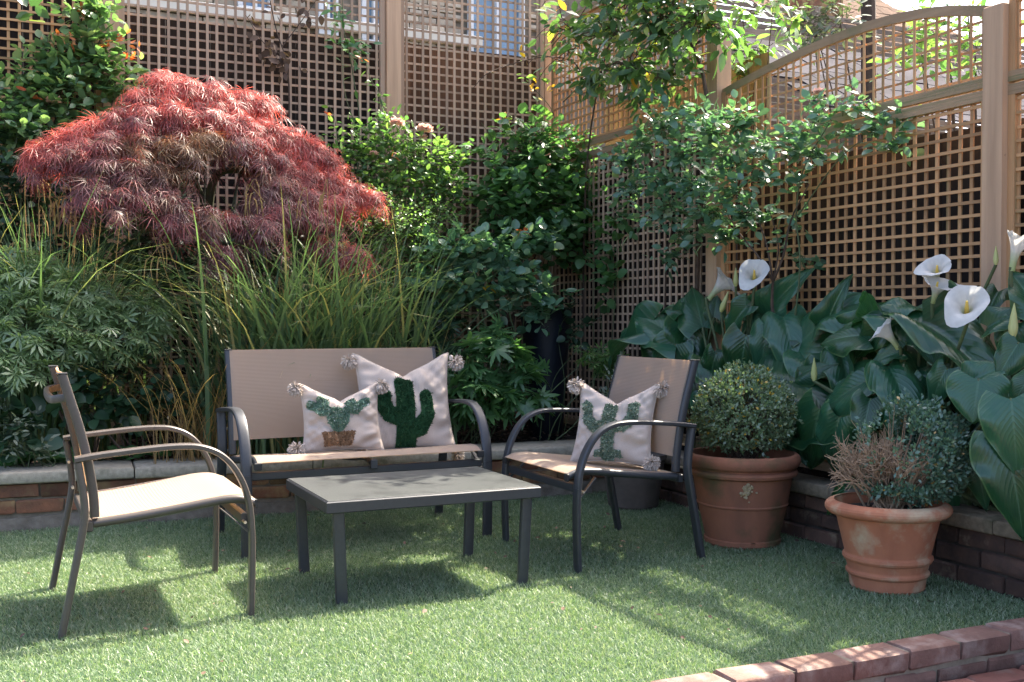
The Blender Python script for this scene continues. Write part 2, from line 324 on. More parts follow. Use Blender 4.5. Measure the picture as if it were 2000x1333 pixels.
nrm = lambda a: a / np.maximum(np.linalg.norm(a, axis=-1, keepdims=True), 1e-9)

# ---- leaf shapes: x across, y along, z up; triangles
def leaf_tpl(wd=.5, pts=((0, .05), (.22, .8), (.5, 1.0), (.78, .62), (1, 0)), fold=.12, curl=-.12):
    V = []; Fc = []
    for t, q in pts:
        z0 = curl * t * t; h = wd / 2 * q
        V += [(-h, t, z0 + fold * q * wd), (0, t, z0), (h, t, z0 + fold * q * wd)]
    for i in range(len(pts) - 1):
        a = i * 3
        for j in (0, 1): Fc += [(a + j, a + j + 1, a + j + 4), (a + j, a + j + 4, a + j + 3)]
    return np.array(V), np.array(Fc)
def star_tpl(n=7, spread=R(250), wd=.16, droop=-.25, seg=2, lens=None):
    V = []; Fc = []
    for i in range(n):
        a = -spread / 2 + spread * i / (n - 1); Ln = (lens[i] if lens else .62 + .38 * math.cos(a * .55))
        d = np.array([math.sin(a), math.cos(a)]); p = np.array([d[1], -d[0]]); b = len(V)
        V.append((0, 0, 0))
        for q in range(1, seg + 1):
            t = q / (seg + .7); ww = wd * Ln * (.5 if q == 1 or seg == 1 else .38); z = droop * Ln * t * t
            for sgn in (-1, 1): V.append((*(d * Ln * t + p * sgn * ww), z))
        V.append((*(d * Ln), droop * Ln))
        Fc.append((b, b + 2, b + 1))
        for q in range(1, seg): k = b + 1 + (q - 1) * 2; Fc += [(k, k + 1, k + 3), (k, k + 3, k + 2)]
        k = b + 1 + (seg - 1) * 2; Fc.append((k, k + 1, k + 2))
    return np.array(V), np.array(Fc)
OVATE = leaf_tpl(.62); NARROW = leaf_tpl(.36); POINTED = leaf_tpl(.44); ROUND = leaf_tpl(.85, ((0, .25), (.2, .9), (.5, 1), (.8, .7), (1, .05)))
TINY = (np.array([(0, 0, 0), (-.28, .5, .05), (.28, .5, .05), (0, 1, -.05)]), np.array([(0, 2, 1), (1, 2, 3)]))
ACER = star_tpl(7, R(230), .2, -.22, 1); DISS = star_tpl(9, R(230), .045, -.6, 2)
ACON = star_tpl(9, R(250), .22, -.25, 2, [.55, .8, .62, .95, .72, 1, .66, .85, .5])

def frames(D, N):
    D = nrm(D); X = nrm(np.cross(D, N)); N2 = np.cross(X, D); return X, D, N2
def scatter(tpl, P, D, N, Sz, wx=1.0):
    tv, tf = tpl; X, D, N = frames(D, N); n = len(P); Sz = np.asarray(Sz).reshape(-1, 1, 1)
    V = P[:, None, :] + Sz * (tv[None, :, 0:1] * wx * X[:, None, :] + tv[None, :, 1:2] * D[:, None, :] + tv[None, :, 2:3] * N[:, None, :])
    Fc = (tf[None] + (np.arange(n) * len(tv))[:, None, None]).reshape(-1, tf.shape[1])
    return V.reshape(-1, 3), Fc
_tplmesh = {}; _keep = []
def leaves(parent, tpl, P, D, N, Sz, m, n_ind=0, name='leaf', tint=None):
    """the leaves that show largest become parts of their own, the rest one part of kind stuff"""
    P = np.asarray(P, float)
    o3 = np.array(parent.matrix_basis.translation) if parent is not None else np.zeros(3)
    idx = np.zeros(len(P), bool)
    if n_ind:
        tocam = nrm(CAM - P); X, DD, NN = frames(D, N); face = np.abs((NN * tocam).sum(1)) * Sz / np.linalg.norm(CAM - P, axis=1)
        dist = np.linalg.norm(P - CAM, axis=1); cut = np.quantile(dist, .45); face = np.where(dist < cut, face, face * .3)
        idx[np.argsort(-face)[:n_ind]] = True
        key = (id(tpl), m); _keep.append(tpl)
        if key not in _tplmesh: _tplmesh[key] = npmesh(name, tpl[0], tpl[1]); _tplmesh[key].materials.append(M[m])
        for i in np.nonzero(idx)[0]:
            o = bpy.data.objects.new(name, _tplmesh[key]); COL.objects.link(o); o.parent = parent
            q = P[i] - o3
            mx = Matrix(((*(),),)) if False else Matrix(((X[i][0], DD[i][0], NN[i][0], q[0]), (X[i][1], DD[i][1], NN[i][1], q[1]), (X[i][2], DD[i][2], NN[i][2], q[2]), (0, 0, 0, 1)))
            o.matrix_basis = mx @ Matrix.Scale(float(Sz[i]), 4)
    k = ~idx
    if k.any():
        V, Fc = scatter(tpl, P[k] - o3, D[k], N[k], Sz[k])
        me = npmesh('foliage', V, Fc, None if tint is None else np.repeat(tint[k], len(tpl[0]), 0))
        kind(child('foliage', me, m, parent), 'stuff')
def sph(n):
    d = rng.normal(size=(n, 3)); return nrm(d)
def sprays(blobs, n, per=5, size=.045, gap=.03, lift=.35, jit=.5, svar=.35, cam_bias=-.35, hug=(.7, 1.05), down=0.0):
    """twigs over a set of ellipsoids (centre, radii); returns leaf arrays and the twig ends"""
    wts = np.array([b[1][0] * b[1][2] + b[1][0] * b[1][1] for b in blobs]); wts = wts / wts.sum()
    P = []; D = []; N = []; T = []
    tries = 0
    while len(T) < n and tries < n * 6:
        tries += 1
        b = blobs[rng.choice(len(blobs), p=wts)]; d = sph(1)[0]; c = np.array(b[0], float)
        if d @ nrm(CAM - c) < cam_bias: continue
        p = c + d * np.array(b[1]) * rng.uniform(*hug)
        tw = nrm(d * .8 + rng.normal(size=3) * jit + np.array([0, 0, lift])); T.append((c, p))
        sd = nrm(np.cross(tw, [0, 0, 1]) + 1e-4)
        for k in range(per):
            s = 1 if k % 2 else -1; last = k == per - 1
            P.append(p + tw * gap * (k - per * .3) + rng.normal(size=3) * gap * .15)
            D.append(tw * (.55 if not last else 1) + sd * s * (.85 if not last else 0) + rng.normal(size=3) * .25 + np.array([0, 0, -down]))
            N.append(np.array([0, 0, .9]) + d * .45 + rng.normal(size=3) * .38)
    P = np.array(P); D = np.array(D); N = np.array(N); Sz = size * (1 + rng.uniform(-svar, svar, len(P)))
    return P, D, N, Sz, T
def stems(parent, paths, r, m='stem', name='stem', taper=.45, n=6):
    o3 = np.array(parent.location)
    for pth, rr in ([(p, r) for p in paths] if not isinstance(r, (list, tuple)) else zip(paths, r)):
        c = crv([np.array(p) - o3 for p in pth], 5); q = MB(); q.tube(c, rr, n, [1 - (1 - taper) * i / (len(c) - 1) for i in range(len(c))])
        child(name, q.mesh(name), m, parent)
def twigs(parent, T, r=.003, m='stem'):
    o3 = np.array(parent.location); q = MB()
    for c, p in T:
        mid = c * .45 + p * .55 + rng.normal(size=3) * .02
        q.tube([Vector(c * .7 + p * .3 - o3), Vector(mid - o3), Vector(p - o3)], r, 3)
    kind(child('twigs', q.mesh('twigs'), m, parent), 'stuff')
# ================================================================== ground, lawn, beds
def plane(name, x0, x1, y0, y1, z, m, k='structure'):
    q = MB(); q.add([(x0, y0, z), (x1, y0, z), (x1, y1, z), (x0, y1, z)], [(0, 1, 2, 3)]); return kind(link(name, q.mesh(name, 0), m), k)
plane('ground', -60, 60, -60, 90, -.32, 'ground')
q = MB(); q.box((1.0, 4.235, -.16), (4.9, 3.27, .31)); kind(link('lawn', q.mesh('lawn', 0), 'turf'), 'structure')
def turf():
    n = 470000
    x = rng.uniform(-1.3, 3.44, n); y = rng.uniform(2.585, 5.85, n); keep = y < 5.9 - .075 * np.maximum(x, 0); x = x[keep]; y = y[keep]; n = len(x)
    P = np.stack([x, y, np.full(n, -.004)], 1)
    patch = .5 + .5 * np.sin(x * 5.1 + 1.3 * np.sin(y * 4.3)) * np.sin(y * 6.7 + 1.7 * np.sin(x * 3.9))
    a = rng.uniform(0, 2 * math.pi, n); ln = rng.uniform(.014, .027, n) * (.8 + .35 * patch); lean = rng.uniform(.1, 1.0, n)
    lx = np.cos(a) * lean - .12; ly = np.sin(a) * lean - .06; d = nrm(np.stack([lx, ly, np.ones(n)], 1)); dn = nrm(np.stack([lx * 2.2, ly * 2.2, np.ones(n) * .8], 1))
    b = rng.uniform(0, 2 * math.pi, n); s = np.stack([np.cos(b), np.sin(b), np.zeros(n)], 1) * (.0010 + .0007 * rng.random(n))[:, None]
    m = P + d * (ln * .6)[:, None]; t = m + dn * (ln * .5)[:, None]
    V = np.stack([P, m - s, m + s, t], 1).reshape(-1, 3)
    Fc = (np.array([(0, 2, 1), (1, 2, 3)])[None] + (np.arange(n) * 4)[:, None, None]).reshape(-1, 3)
    kind(link('artificial_grass', npmesh('artificial_grass', V, Fc, smooth=False), 'blade'), 'stuff')
turf()

def soil(name, x0, x1, y0, y1, z):
    nx, ny = int((x1 - x0) / .05) + 1, int((y1 - y0) / .05) + 1; X, Y = np.meshgrid(np.linspace(x0, x1, nx), np.linspace(y0, y1, ny))
    Z = z + .03 * np.sin(X * 9 + 2 * np.sin(Y * 7)) * np.sin(Y * 11) + rng.normal(size=X.shape) * .012
    i = np.arange(nx * ny).reshape(ny, nx); Fc = np.stack([i[:-1, :-1], i[:-1, 1:], i[1:, 1:], i[1:, :-1]], -1).reshape(-1, 4)
    kind(link(name, npmesh(name, np.stack([X, Y, Z], -1), Fc), 'soil'), 'structure')
soil('soil_bed', -1.6, 3.9, 5.95, 7.5, .25); soil('soil_bed', 3.55, 3.9, 1.2, 5.95, .24)
n = 2600; P = np.stack([rng.uniform(-1, 3.9, n), rng.uniform(6.05, 7.4, n), np.full(n, .285)], 1); P[:, 2] += rng.uniform(0, .02, n)
V, Fc = scatter(OVATE, P, rng.normal(size=(n, 3)) * [1, 1, .15], np.array([0, 0, 1]) + rng.normal(size=(n, 3)) * .35, rng.uniform(.02, .05, n))
kind(link('leaf_litter', npmesh('leaf_litter', V, Fc), 'litter'), 'stuff')
n = 120; P = np.stack([rng.uniform(-.3, 3.4, n), rng.uniform(2.7, 5.6, n), np.full(n, .03)], 1)
V, Fc = scatter(OVATE, P, rng.normal(size=(n, 3)) * [1, 1, .2], np.array([0, 0, 1]) + rng.normal(size=(n, 3)) * .3, rng.uniform(.012, .028, n))
kind(link('fallen_leaves', npmesh('fallen_leaves', V, Fc), 'litter'), 'stuff')

# ================================================================== brick walls
def brick_mesh(name, d, bev=.006):
    out = []
    for k in range(4):
        q = MB(); q.box((0, 0, 0), d, bev)
        q.v = [(x + random.uniform(-.0055, .0055), y + random.uniform(-.005, .005), z + random.uniform(-.004, .004)) for x, y, z in q.v]
        out.append(q.mesh(name, 50))
    return out
def bricks(parent, meshes, m, places, name='brick'):
    for me in meshes:
        if not me.materials: me.materials.append(M[m])
    for (x, y, z, rz) in places:
        o = bpy.data.objects.new(name, random.choice(meshes)); COL.objects.link(o); o.parent = parent
        o.location = (x, y + random.uniform(-.003, .003), z); o.rotation_euler = (random.uniform(-.012, .012), random.uniform(-.008, .008), rz + random.uniform(-.012, .012))
def low_wall(name, label, p0, length, rz, bm, mm, cm, cop_d, cop_l, cz0, cz1, long_cop):
    t = thing(name, label, 'garden wall', p0, rz)
    q = MB(); q.box((length / 2, .112, (cz0 - .32) / 2), (length, .2, cz0 + .32 - .004)); child('mortar', q.mesh('mortar', 0), mm, t)
    pl = []; c = 0; z = cz0 - .037
    zlow = .055 if long_cop else -.10
    while z > zlow:
        x = (.112 if c % 2 == 0 else 0) + .03; 
        while x < length - .05: pl.append((x, .046, z, 0)); x += .225
        z -= .0765; c += 1
    bricks(t, brick_mesh('brick', (.214, .102, .066)), bm, pl)
    if long_cop:
        q = MB(); xs = np.linspace(.02, length - .3, 60); q.sweep([Vector((x, .04 + random.uniform(-.006, .006), .02 + random.uniform(-.006, .006))) for x in xs], [(-.06, -.05), (.055, -.05), (.055, .045), (-.045, .05)], (0, 1, 0)); child('footing', q.mesh('footing', 20), 'concrete', t)
    ms = None; x = 0; k = 0
    q = MB(); q.box((0, 0, 0), (cop_l - .006, cop_d, cz1 - cz0), .008)
    ms = q.mesh('coping_stone', 50); ms.materials.append(M[cm])
    while x < length - .1:
        o = bpy.data.objects.new('coping_stone', ms); COL.objects.link(o); o.parent = t
        o.location = (x + cop_l / 2, -.035 + cop_d / 2 + random.uniform(-.004, .004), (cz0 + cz1) / 2 + random.uniform(-.002, .002)); o.rotation_euler = (0, 0, random.uniform(-.004, .004)); x += cop_l
    return t
ang = math.atan2(5.60 - 5.93, 3.45 + 1.2)
low_wall('retaining_wall', 'low brick retaining wall under pale stone coping, behind the bench', (-1.2, 5.935, 0), 4.72, ang, 'brick', 'mortar', 'coping', .34, .912, .235, .293, True)
low_wall('retaining_wall', 'low dark brick wall along the side bed, behind the terracotta pots', (3.45, 5.60, 0), 4.0, -math.pi / 2, 'brick_dark', 'mortar_dark', 'coping_d', .19, .45, .225, .285, False)

t = thing('brick_kerb', 'red brick edging step at the front edge of the artificial lawn', 'kerb', (.6, 2.49, 0))
q = MB(); q.box((1.6, .056, -.16), (3.3, .098, .33)); child('mortar', q.mesh('mortar', 0), 'mortar', t)
pl = []
for c, z in enumerate((-.022, -.099, -.176)):
    x = .045 if c % 2 == 0 else -.06
    while x < 3.2: pl.append((x, .051, z, 0)); x += .226
bricks(t, brick_mesh('brick', (.215, .108, .066), .007), 'brick_kerb', pl)
t = thing('brick_paving', 'red brick paving below the lawn edging, bottom right corner', 'paving', (1.2, 2.40, -.098)); t['kind'] = 'structure'
q = MB(); q.box((1.2, -.42, -.045), (2.9, 1.0, .05)); child('mortar', q.mesh('mortar', 0), 'mortar', t)
pl = []
for r in range(7):
    x = -.1 + (.11 if r % 2 else 0)
    while x < 2.6: pl.append((x, .015 - r * .112, -.028, 0)); x += .226
bricks(t, brick_mesh('brick', (.216, .103, .06), .006), 'brick_pave', pl)

# ================================================================== trellis fence
XF, YB = 3.8, 7.3
_q = MB(); _q.box((0, 0, .5), (1, 1, 1)); UNIT = {}
def bar(parent, name, p0, p1, wd, th, m, wside, o3, jig=.0022):
    """a lath of unit mesh stretched from p0 to p1; wd across (along wside), th deep"""
    key = (name, m)
    if key not in UNIT: UNIT[key] = _q.mesh(name, 0); UNIT[key].materials.append(M[m])
    e = lambda: Vector((random.uniform(-jig, jig), random.uniform(-jig, jig), random.uniform(-jig, jig)))
    p0 = Vector(p0) + e(); p1 = Vector(p1) + e(); z = p1 - p0; L_ = z.length; z.normalize(); x = Vector(wside); x = (x - z * x.dot(z)).normalized(); y = z.cross(x)
    j = Vector((random.uniform(-jig, jig), random.uniform(-jig, jig), random.uniform(-jig, jig))); p = p0 - Vector(o3) + j
    o = bpy.data.objects.new(name, UNIT[key]); COL.objects.link(o); o.parent = parent
    o.matrix_basis = Matrix(((x.x * wd, y.x * th, z.x * L_, p.x), (x.y * wd, y.y * th, z.y * L_, p.y), (x.z * wd, y.z * th, z.z * L_, p.z), (0, 0, 0, 1)))
    return o
def panel(label, ax, a0, a1, pos, z0, z1, m, front='v', top=None, bot_rail=True, top_rail=True, group='trellis panels of the garden fence'):
    """square trellis between a0 and a1 along axis ax ('x' back fence, 'y' side fence)"""
    def pt(a, d, z): return (a, pos + d, z) if ax == 'x' else (pos + d, a, z)
    o3 = pt((a0 + a1) / 2, 0, z0); t = thing('trellis_panel', label, 'trellis', o3, 0, group)
    A = (1, 0, 0) if ax == 'x' else (0, 1, 0); Zx = (0, 0, 1)
    tf = top or (lambda a: z1)
    dv, dh = (-.0045, .0045) if front == 'v' else (.0045, -.0045)
    wv, wh, th = (.0135, .0100, .005) if top else (.0170, .0140, .008)
    PV, PH = (.0615, .0595) if ax == 'x' else (.064, .058)
    n = int((a1 - a0 - .06) / PV); off = ((a1 - a0) - n * PV) / 2
    for i in range(n + 1):
        a = a0 + off + i * PV; bar(t, 'slat', pt(a, dv, z0 + .01), pt(a, dv, tf(a) - .01), wv, th, m, A, o3)
    k = int((max(tf(a0 + (a1 - a0) * q / 20) for q in range(21)) - z0 - .03) / PH)
    for i in range(k + 1):
        z = z0 + .035 + i * PH
        if top:
            ok = [a0 + (a1 - a0) * q / 60 for q in range(61) if tf(a0 + (a1 - a0) * q / 60) > z + .03]
            if len(ok) < 3: continue
            b0, b1 = ok[0], ok[-1]
        else: b0, b1 = a0, a1
        if z > z1 - .01 and not top: continue
        bar(t, 'slat', pt(b0 + .004, dh, z), pt(b1 - .004, dh, z), wh, th, m, Zx, o3)
    for a in (a0 + .017, a1 - .017): bar(t, 'stile', pt(a, 0, z0), pt(a, 0, tf(a)), .034, .036, m, A, o3, 0)
    if bot_rail: bar(t, 'rail', pt(a0, 0, z0), pt(a1, 0, z0), .044, .038, 'rail', Zx, o3, 0)
    if top_rail and not top: bar(t, 'rail', pt(a0, 0, z1), pt(a1, 0, z1), .044, .038, 'rail', Zx, o3, 0)
    if top:
        c = [pt(a0 + (a1 - a0) * q / 24, 0, tf(a0 + (a1 - a0) * q / 24)) for q in range(25)]; q = MB()
        q.sweep([Vector(p) - Vector(o3) for p in c], [(-.013, -.022), (.013, -.022), (.013, .022), (-.013, .022)], (0, 1, 0) if ax == 'x' else (1, 0, 0))
        child('arched_rail', q.mesh('arched_rail', 30), 'rail', t)
    return t
def post(label, x, y, z1, wd=.098, m='post'):
    t = thing('fence_post', label, 'post', (x, y, .1), 0, 'posts of the garden fence')
    q = MB(); q.box((0, 0, (z1 - .1) / 2), (wd, wd, z1 - .1), .004); child('post', q.mesh('post', 40), m, t); return t
def zarch(a):                                         # bowed top of the side panel, as surveyed
    return float(np.interp(a, [3.2, 3.3, 3.45, 3.62, 3.8, 3.95, 4.12, 4.3, 4.5, 4.75, 5.0, 5.12], [2.335, 2.365, 2.405, 2.437, 2.455, 2.462, 2.46, 2.452, 2.435, 2.41, 2.375, 2.355]))
# back fence
post('timber post beside the red maple, partly under climbing rose', .655, YB, 3.7)
post('tall warm brown timber post in the middle of the back trellis', 2.535, YB, 3.8, .105)
post('timber corner post half hidden by the overhanging climber', 3.80, YB + .03, 3.8)
panel('trellis panel behind the climbing rose with pink bloom, top left', 'x', -1.2, .60, YB, .35, 3.6, 'trellis_r', 'h')
panel('wide trellis panel rising behind the red maple', 'x', .705, 2.48, YB, .35, 3.65, 'trellis', 'v')
panel('trellis panel with a pale blue window showing through it', 'x', 2.59, 3.745, YB, .35, 3.65, 'trellis', 'v')
# side fence
post('sturdy front timber post at the right end of the bowed panel', XF, 3.205, 2.36, .1)
post('weathered timber post with cut top between climber and bowed panel', XF, 5.165, 2.72, .1)
panel('square trellis panel above the calla lilies, in front of dark boards', 'y', 3.255, 5.115, XF, .30, 2.0, 'trellis_r', 'h')
panel('bow topped trellis panel over the side fence', 'y', 3.255, 5.115, XF, 2.055, 2.3, 'trellis_r', 'v', zarch)
panel('shaded trellis panel behind the bluish shrub near the corner', 'y', 5.215, 7.24, XF, .30, 2.22, 'trellis', 'v')
panel('upper trellis panel carrying the overhanging climber', 'y', 5.215, 7.24, XF, 2.30, 3.25, 'trellis_r', 'h')
panel('square trellis panel cut off at the right edge of view', 'y', 1.35, 3.155, XF, .30, 2.0, 'trellis_r', 'h')
panel('bow topped trellis panel cut off at the right edge of view', 'y', 1.35, 3.155, XF, 2.055, 2.3, 'trellis_r', 'v', lambda a: 2.37 + .16 * (1 - ((a - 2.25) / .9) ** 2))
# boards behind the trellis
def boards(label, ax, a0, a1, pos, z0, z1, m, wd=.145):
    o3 = ((a0 + a1) / 2, pos, z0) if ax == 'x' else (pos, (a0 + a1) / 2, z0); t = thing('board_fence', label, 'fence', o3)
    a = a0; k = 0
    while a < a1 - .02:
        e = min(a + wd, a1); d = .006 * (k % 2) + random.uniform(0, .003)
        pt = (lambda z: ((a + e) / 2, pos + d, z)) if ax == 'x' else (lambda z: (pos + d, (a + e) / 2, z))
        bar(t, 'board', pt(z0), pt(z1 + random.uniform(-.004, .004)), e - a - .003, .016, m, (1, 0, 0) if ax == 'x' else (0, 1, 0), o3, 0); a = e; k += 1
    return t
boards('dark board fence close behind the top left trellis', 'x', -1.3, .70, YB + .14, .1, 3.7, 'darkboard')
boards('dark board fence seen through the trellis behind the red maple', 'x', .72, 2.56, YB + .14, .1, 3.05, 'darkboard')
boards('brown board fence seen through the trellis below the blue window', 'x', 2.58, 3.95, YB + .14, .1, 3.06, 'brownboard')
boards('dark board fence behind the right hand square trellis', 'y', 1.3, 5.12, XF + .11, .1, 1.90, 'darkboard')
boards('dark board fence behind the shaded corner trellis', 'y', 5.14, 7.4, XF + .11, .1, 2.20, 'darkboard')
boards('mossy yellowish boards behind the upper corner trellis', 'y', 5.4, 7.4, XF + .55, 2.0, 2.72, 'yellowboard')
boards('mossy yellowish boards low behind the bowed trellis', 'y', 2.6, 5.3, XF + 1.5, 1.2, 2.12, 'yellowboard')

# ================================================================== houses and sheds beyond the fence
t = thing('brick_house', 'yellow brick house with pale string course seen through the back trellis', 'house', (4, 12, 0))
HX0, HX1 = -3.0, 7.6
wins = [(470, 530, -60, 14), (628, 657, -60, 62), (712, 752, -60, 80), (922, 1022, -140, 104)]
q = MB(); q.box((HX0 / 2 + HX1 / 2 - 4, .2, 3.5), (HX1 - HX0, .3, 7.0)); child('wall', q.mesh('wall', 0), 'mortar', t)
rects = []
for (u0, u1, v0, v1) in wins:
    a = aty(u0, v1, 11.95); b = aty(u1, v0, 11.95); rects.append((a[0], b[0], a[2], b[2]))
pl = []
for r in range(12):
    z = 3.98 + r * .0765; x = 1.0 + (.112 if r % 2 else 0)
    while x < HX1 - .1:
        if not (4.33 < z < 4.47 and x < 3.9) and not any(x0 - .16 < x < x1 + .16 and z0 - .05 < z < z1 + .05 for x0, x1, z0, z1 in rects): pl.append((x - 4, .03, z, 0))
        x += .226
bricks(t, brick_mesh('brick', (.214, .06, .066), .004), 'brick_house', pl)
q = MB(); q.box((-.9 - .4, -.02, 4.40), (5.2, .1, .125), .01); child('string_course', q.mesh('string_course', 40), 'cream', t)
for (x0, x1, z0, z1) in rects:
    q = MB(); wf = .05
    for c, d in ((((x0 + x1) / 2, z0), (x1 - x0 + wf, wf)), (((x0 + x1) / 2, z1), (x1 - x0 + wf, wf)), ((x0, (z0 + z1) / 2), (wf, z1 - z0 - wf)), ((x1, (z0 + z1) / 2), (wf, z1 - z0 - wf)), (((x0 + x1) / 2, (z0 + z1) / 2), (.028, z1 - z0 - wf))):
        q.box((c[0] - 4, .0, c[1]), (d[0], .09, d[1]), .004)
    wo = child('window', q.mesh('window', 40), 'white', t)
    q = MB(); q.box(((x0 + x1) / 2 - 4, .035, (z0 + z1) / 2), (x1 - x0, .01, z1 - z0)); child('pane', q.mesh('pane', 0), 'pane', wo)
# weathered slat screen
t = thing('slat_fence', 'weathered horizontal slat screen beyond the side fence, under the climber', 'fence', (8.2, 9.6, 2.2))
z = 2.25; k = 0
while z < 4.55:
    for j, (xa, xb) in enumerate(((6.0, 8.42), (8.5, 11.5), (11.58, 14.6))):
        bar(t, 'slat', (xa, 9.6 + .01 * (k % 2), z), (xb, 9.6 + .01 * (k % 2), z + random.uniform(-.01, .01)), .05, .018, 'slatgrey', (0, 0, 1), (8.2, 9.6, 2.2), .004)
    z += .066; k += 1
for x in (6.0, 8.46, 11.54, 14.6): bar(t, 'post', (x, 9.66, 1.0), (x, 9.66, 4.6), .09, .07, 'slatgrey', (1, 0, 0), (8.2, 9.6, 2.2), 0)
# shed roof
t = thing('garden_shed', 'grey tiled shed roof seen through the bowed trellis', 'shed', (9, 8.2, 0))
q = MB(); q.box((.3, .2, 1.4), (5.6, 1.7, 2.8)); child('wall', q.mesh('wall', 0), 'slatgrey', t)
for r in range(11):
    y = -.95 + r * .16; z = 2.92 + r * .095
    for c in range(10):
        q = MB(); bar(t, 'roof_tile', (6.35 + c * .56 + (.28 if r % 2 else 0), 8.2 + y, z), (6.35 + c * .56 + (.28 if r % 2 else 0) + .55, 8.2 + y, z + random.uniform(-.004, .004)), .2, .016, 'slate', (0, .86, .51), (9, 8.2, 0), .004)
# far tiled house
t = thing('tiled_house', 'far brick house with brown tiled roof at the top edge, right', 'house', (13, 15, 0))
q = MB(); q.box((0, .5, 3), (6.6, 1, 6.2)); child('wall', q.mesh('wall', 0), 'brick_house', t)
q = MB(); q.box((-.1, -.2, 6.5), (.7, .7, 2.2), .01); child('chimney', q.mesh('chimney', 0), 'brick', t)
for r in range(22):
    y = -.45 + r * .16; z = 5.75 + r * .13
    for c in range(27):
        x = 12.9 + c * .245 - r * .06
        if x > 18.6 - r * .16: continue
        bar(t, 'roof_tile', (x, 15 + y, z), (x + .24, 15 + y, z + random.uniform(-.006, .006)), .24, .022, 'tile', (0, .78, .62), (13, 15, 0), .004)
# ================================================================== metal and sling furniture
def uvgrid(name, fn, nu, nv, m, solid=.004):
    """cloth sheet fn(s,t), s across, t along, with a small thickness"""
    V = []; uvs = []
    for k, off in enumerate((0, -solid)):
        for j in range(nv + 1):
            for i in range(nu + 1): p = fn(i / nu, j / nv); V.append((p[0], p[1], p[2])); uvs.append((i / nu, j / nv))
    n1 = (nu + 1) * (nv + 1); Fc = []
    g = lambda i, j, k: k * n1 + j * (nu + 1) + i
    # normals for the offset
    A = np.array(V[:n1]).reshape(nv + 1, nu + 1, 3); du = np.gradient(A, axis=1); dv = np.gradient(A, axis=0); N = nrm(np.cross(du, dv)).reshape(-1, 3)
    for q in range(n1): V[n1 + q] = tuple(np.array(V[q]) - N[q] * solid)
    for j in range(nv):
        for i in range(nu):
            Fc.append((g(i, j, 0), g(i + 1, j, 0), g(i + 1, j + 1, 0), g(i, j + 1, 0))); Fc.append((g(i, j, 1), g(i, j + 1, 1), g(i + 1, j + 1, 1), g(i + 1, j, 1)))
    for i in range(nu): Fc += [(g(i, 0, 0), g(i, 0, 1), g(i + 1, 0, 1), g(i + 1, 0, 0)), (g(i, nv, 0), g(i + 1, nv, 0), g(i + 1, nv, 1), g(i, nv, 1))]
    for j in range(nv): Fc += [(g(0, j, 0), g(0, j + 1, 0), g(0, j + 1, 1), g(0, j, 1)), (g(nu, j, 0), g(nu, j, 1), g(nu, j + 1, 1), g(nu, j + 1, 0))]
    me = bpy.data.meshes.new(name); me.from_pydata(V, [], Fc); l = me.uv_layers.new(name='UVMap')
    for lp in me.loops: l.data[lp.index].uv = uvs[lp.vertex_index]
    me.polygons.foreach_set('use_smooth', [True] * len(me.polygons)); me.set_sharp_from_angle(angle=R(40)); me.materials.append(M[m]); return me
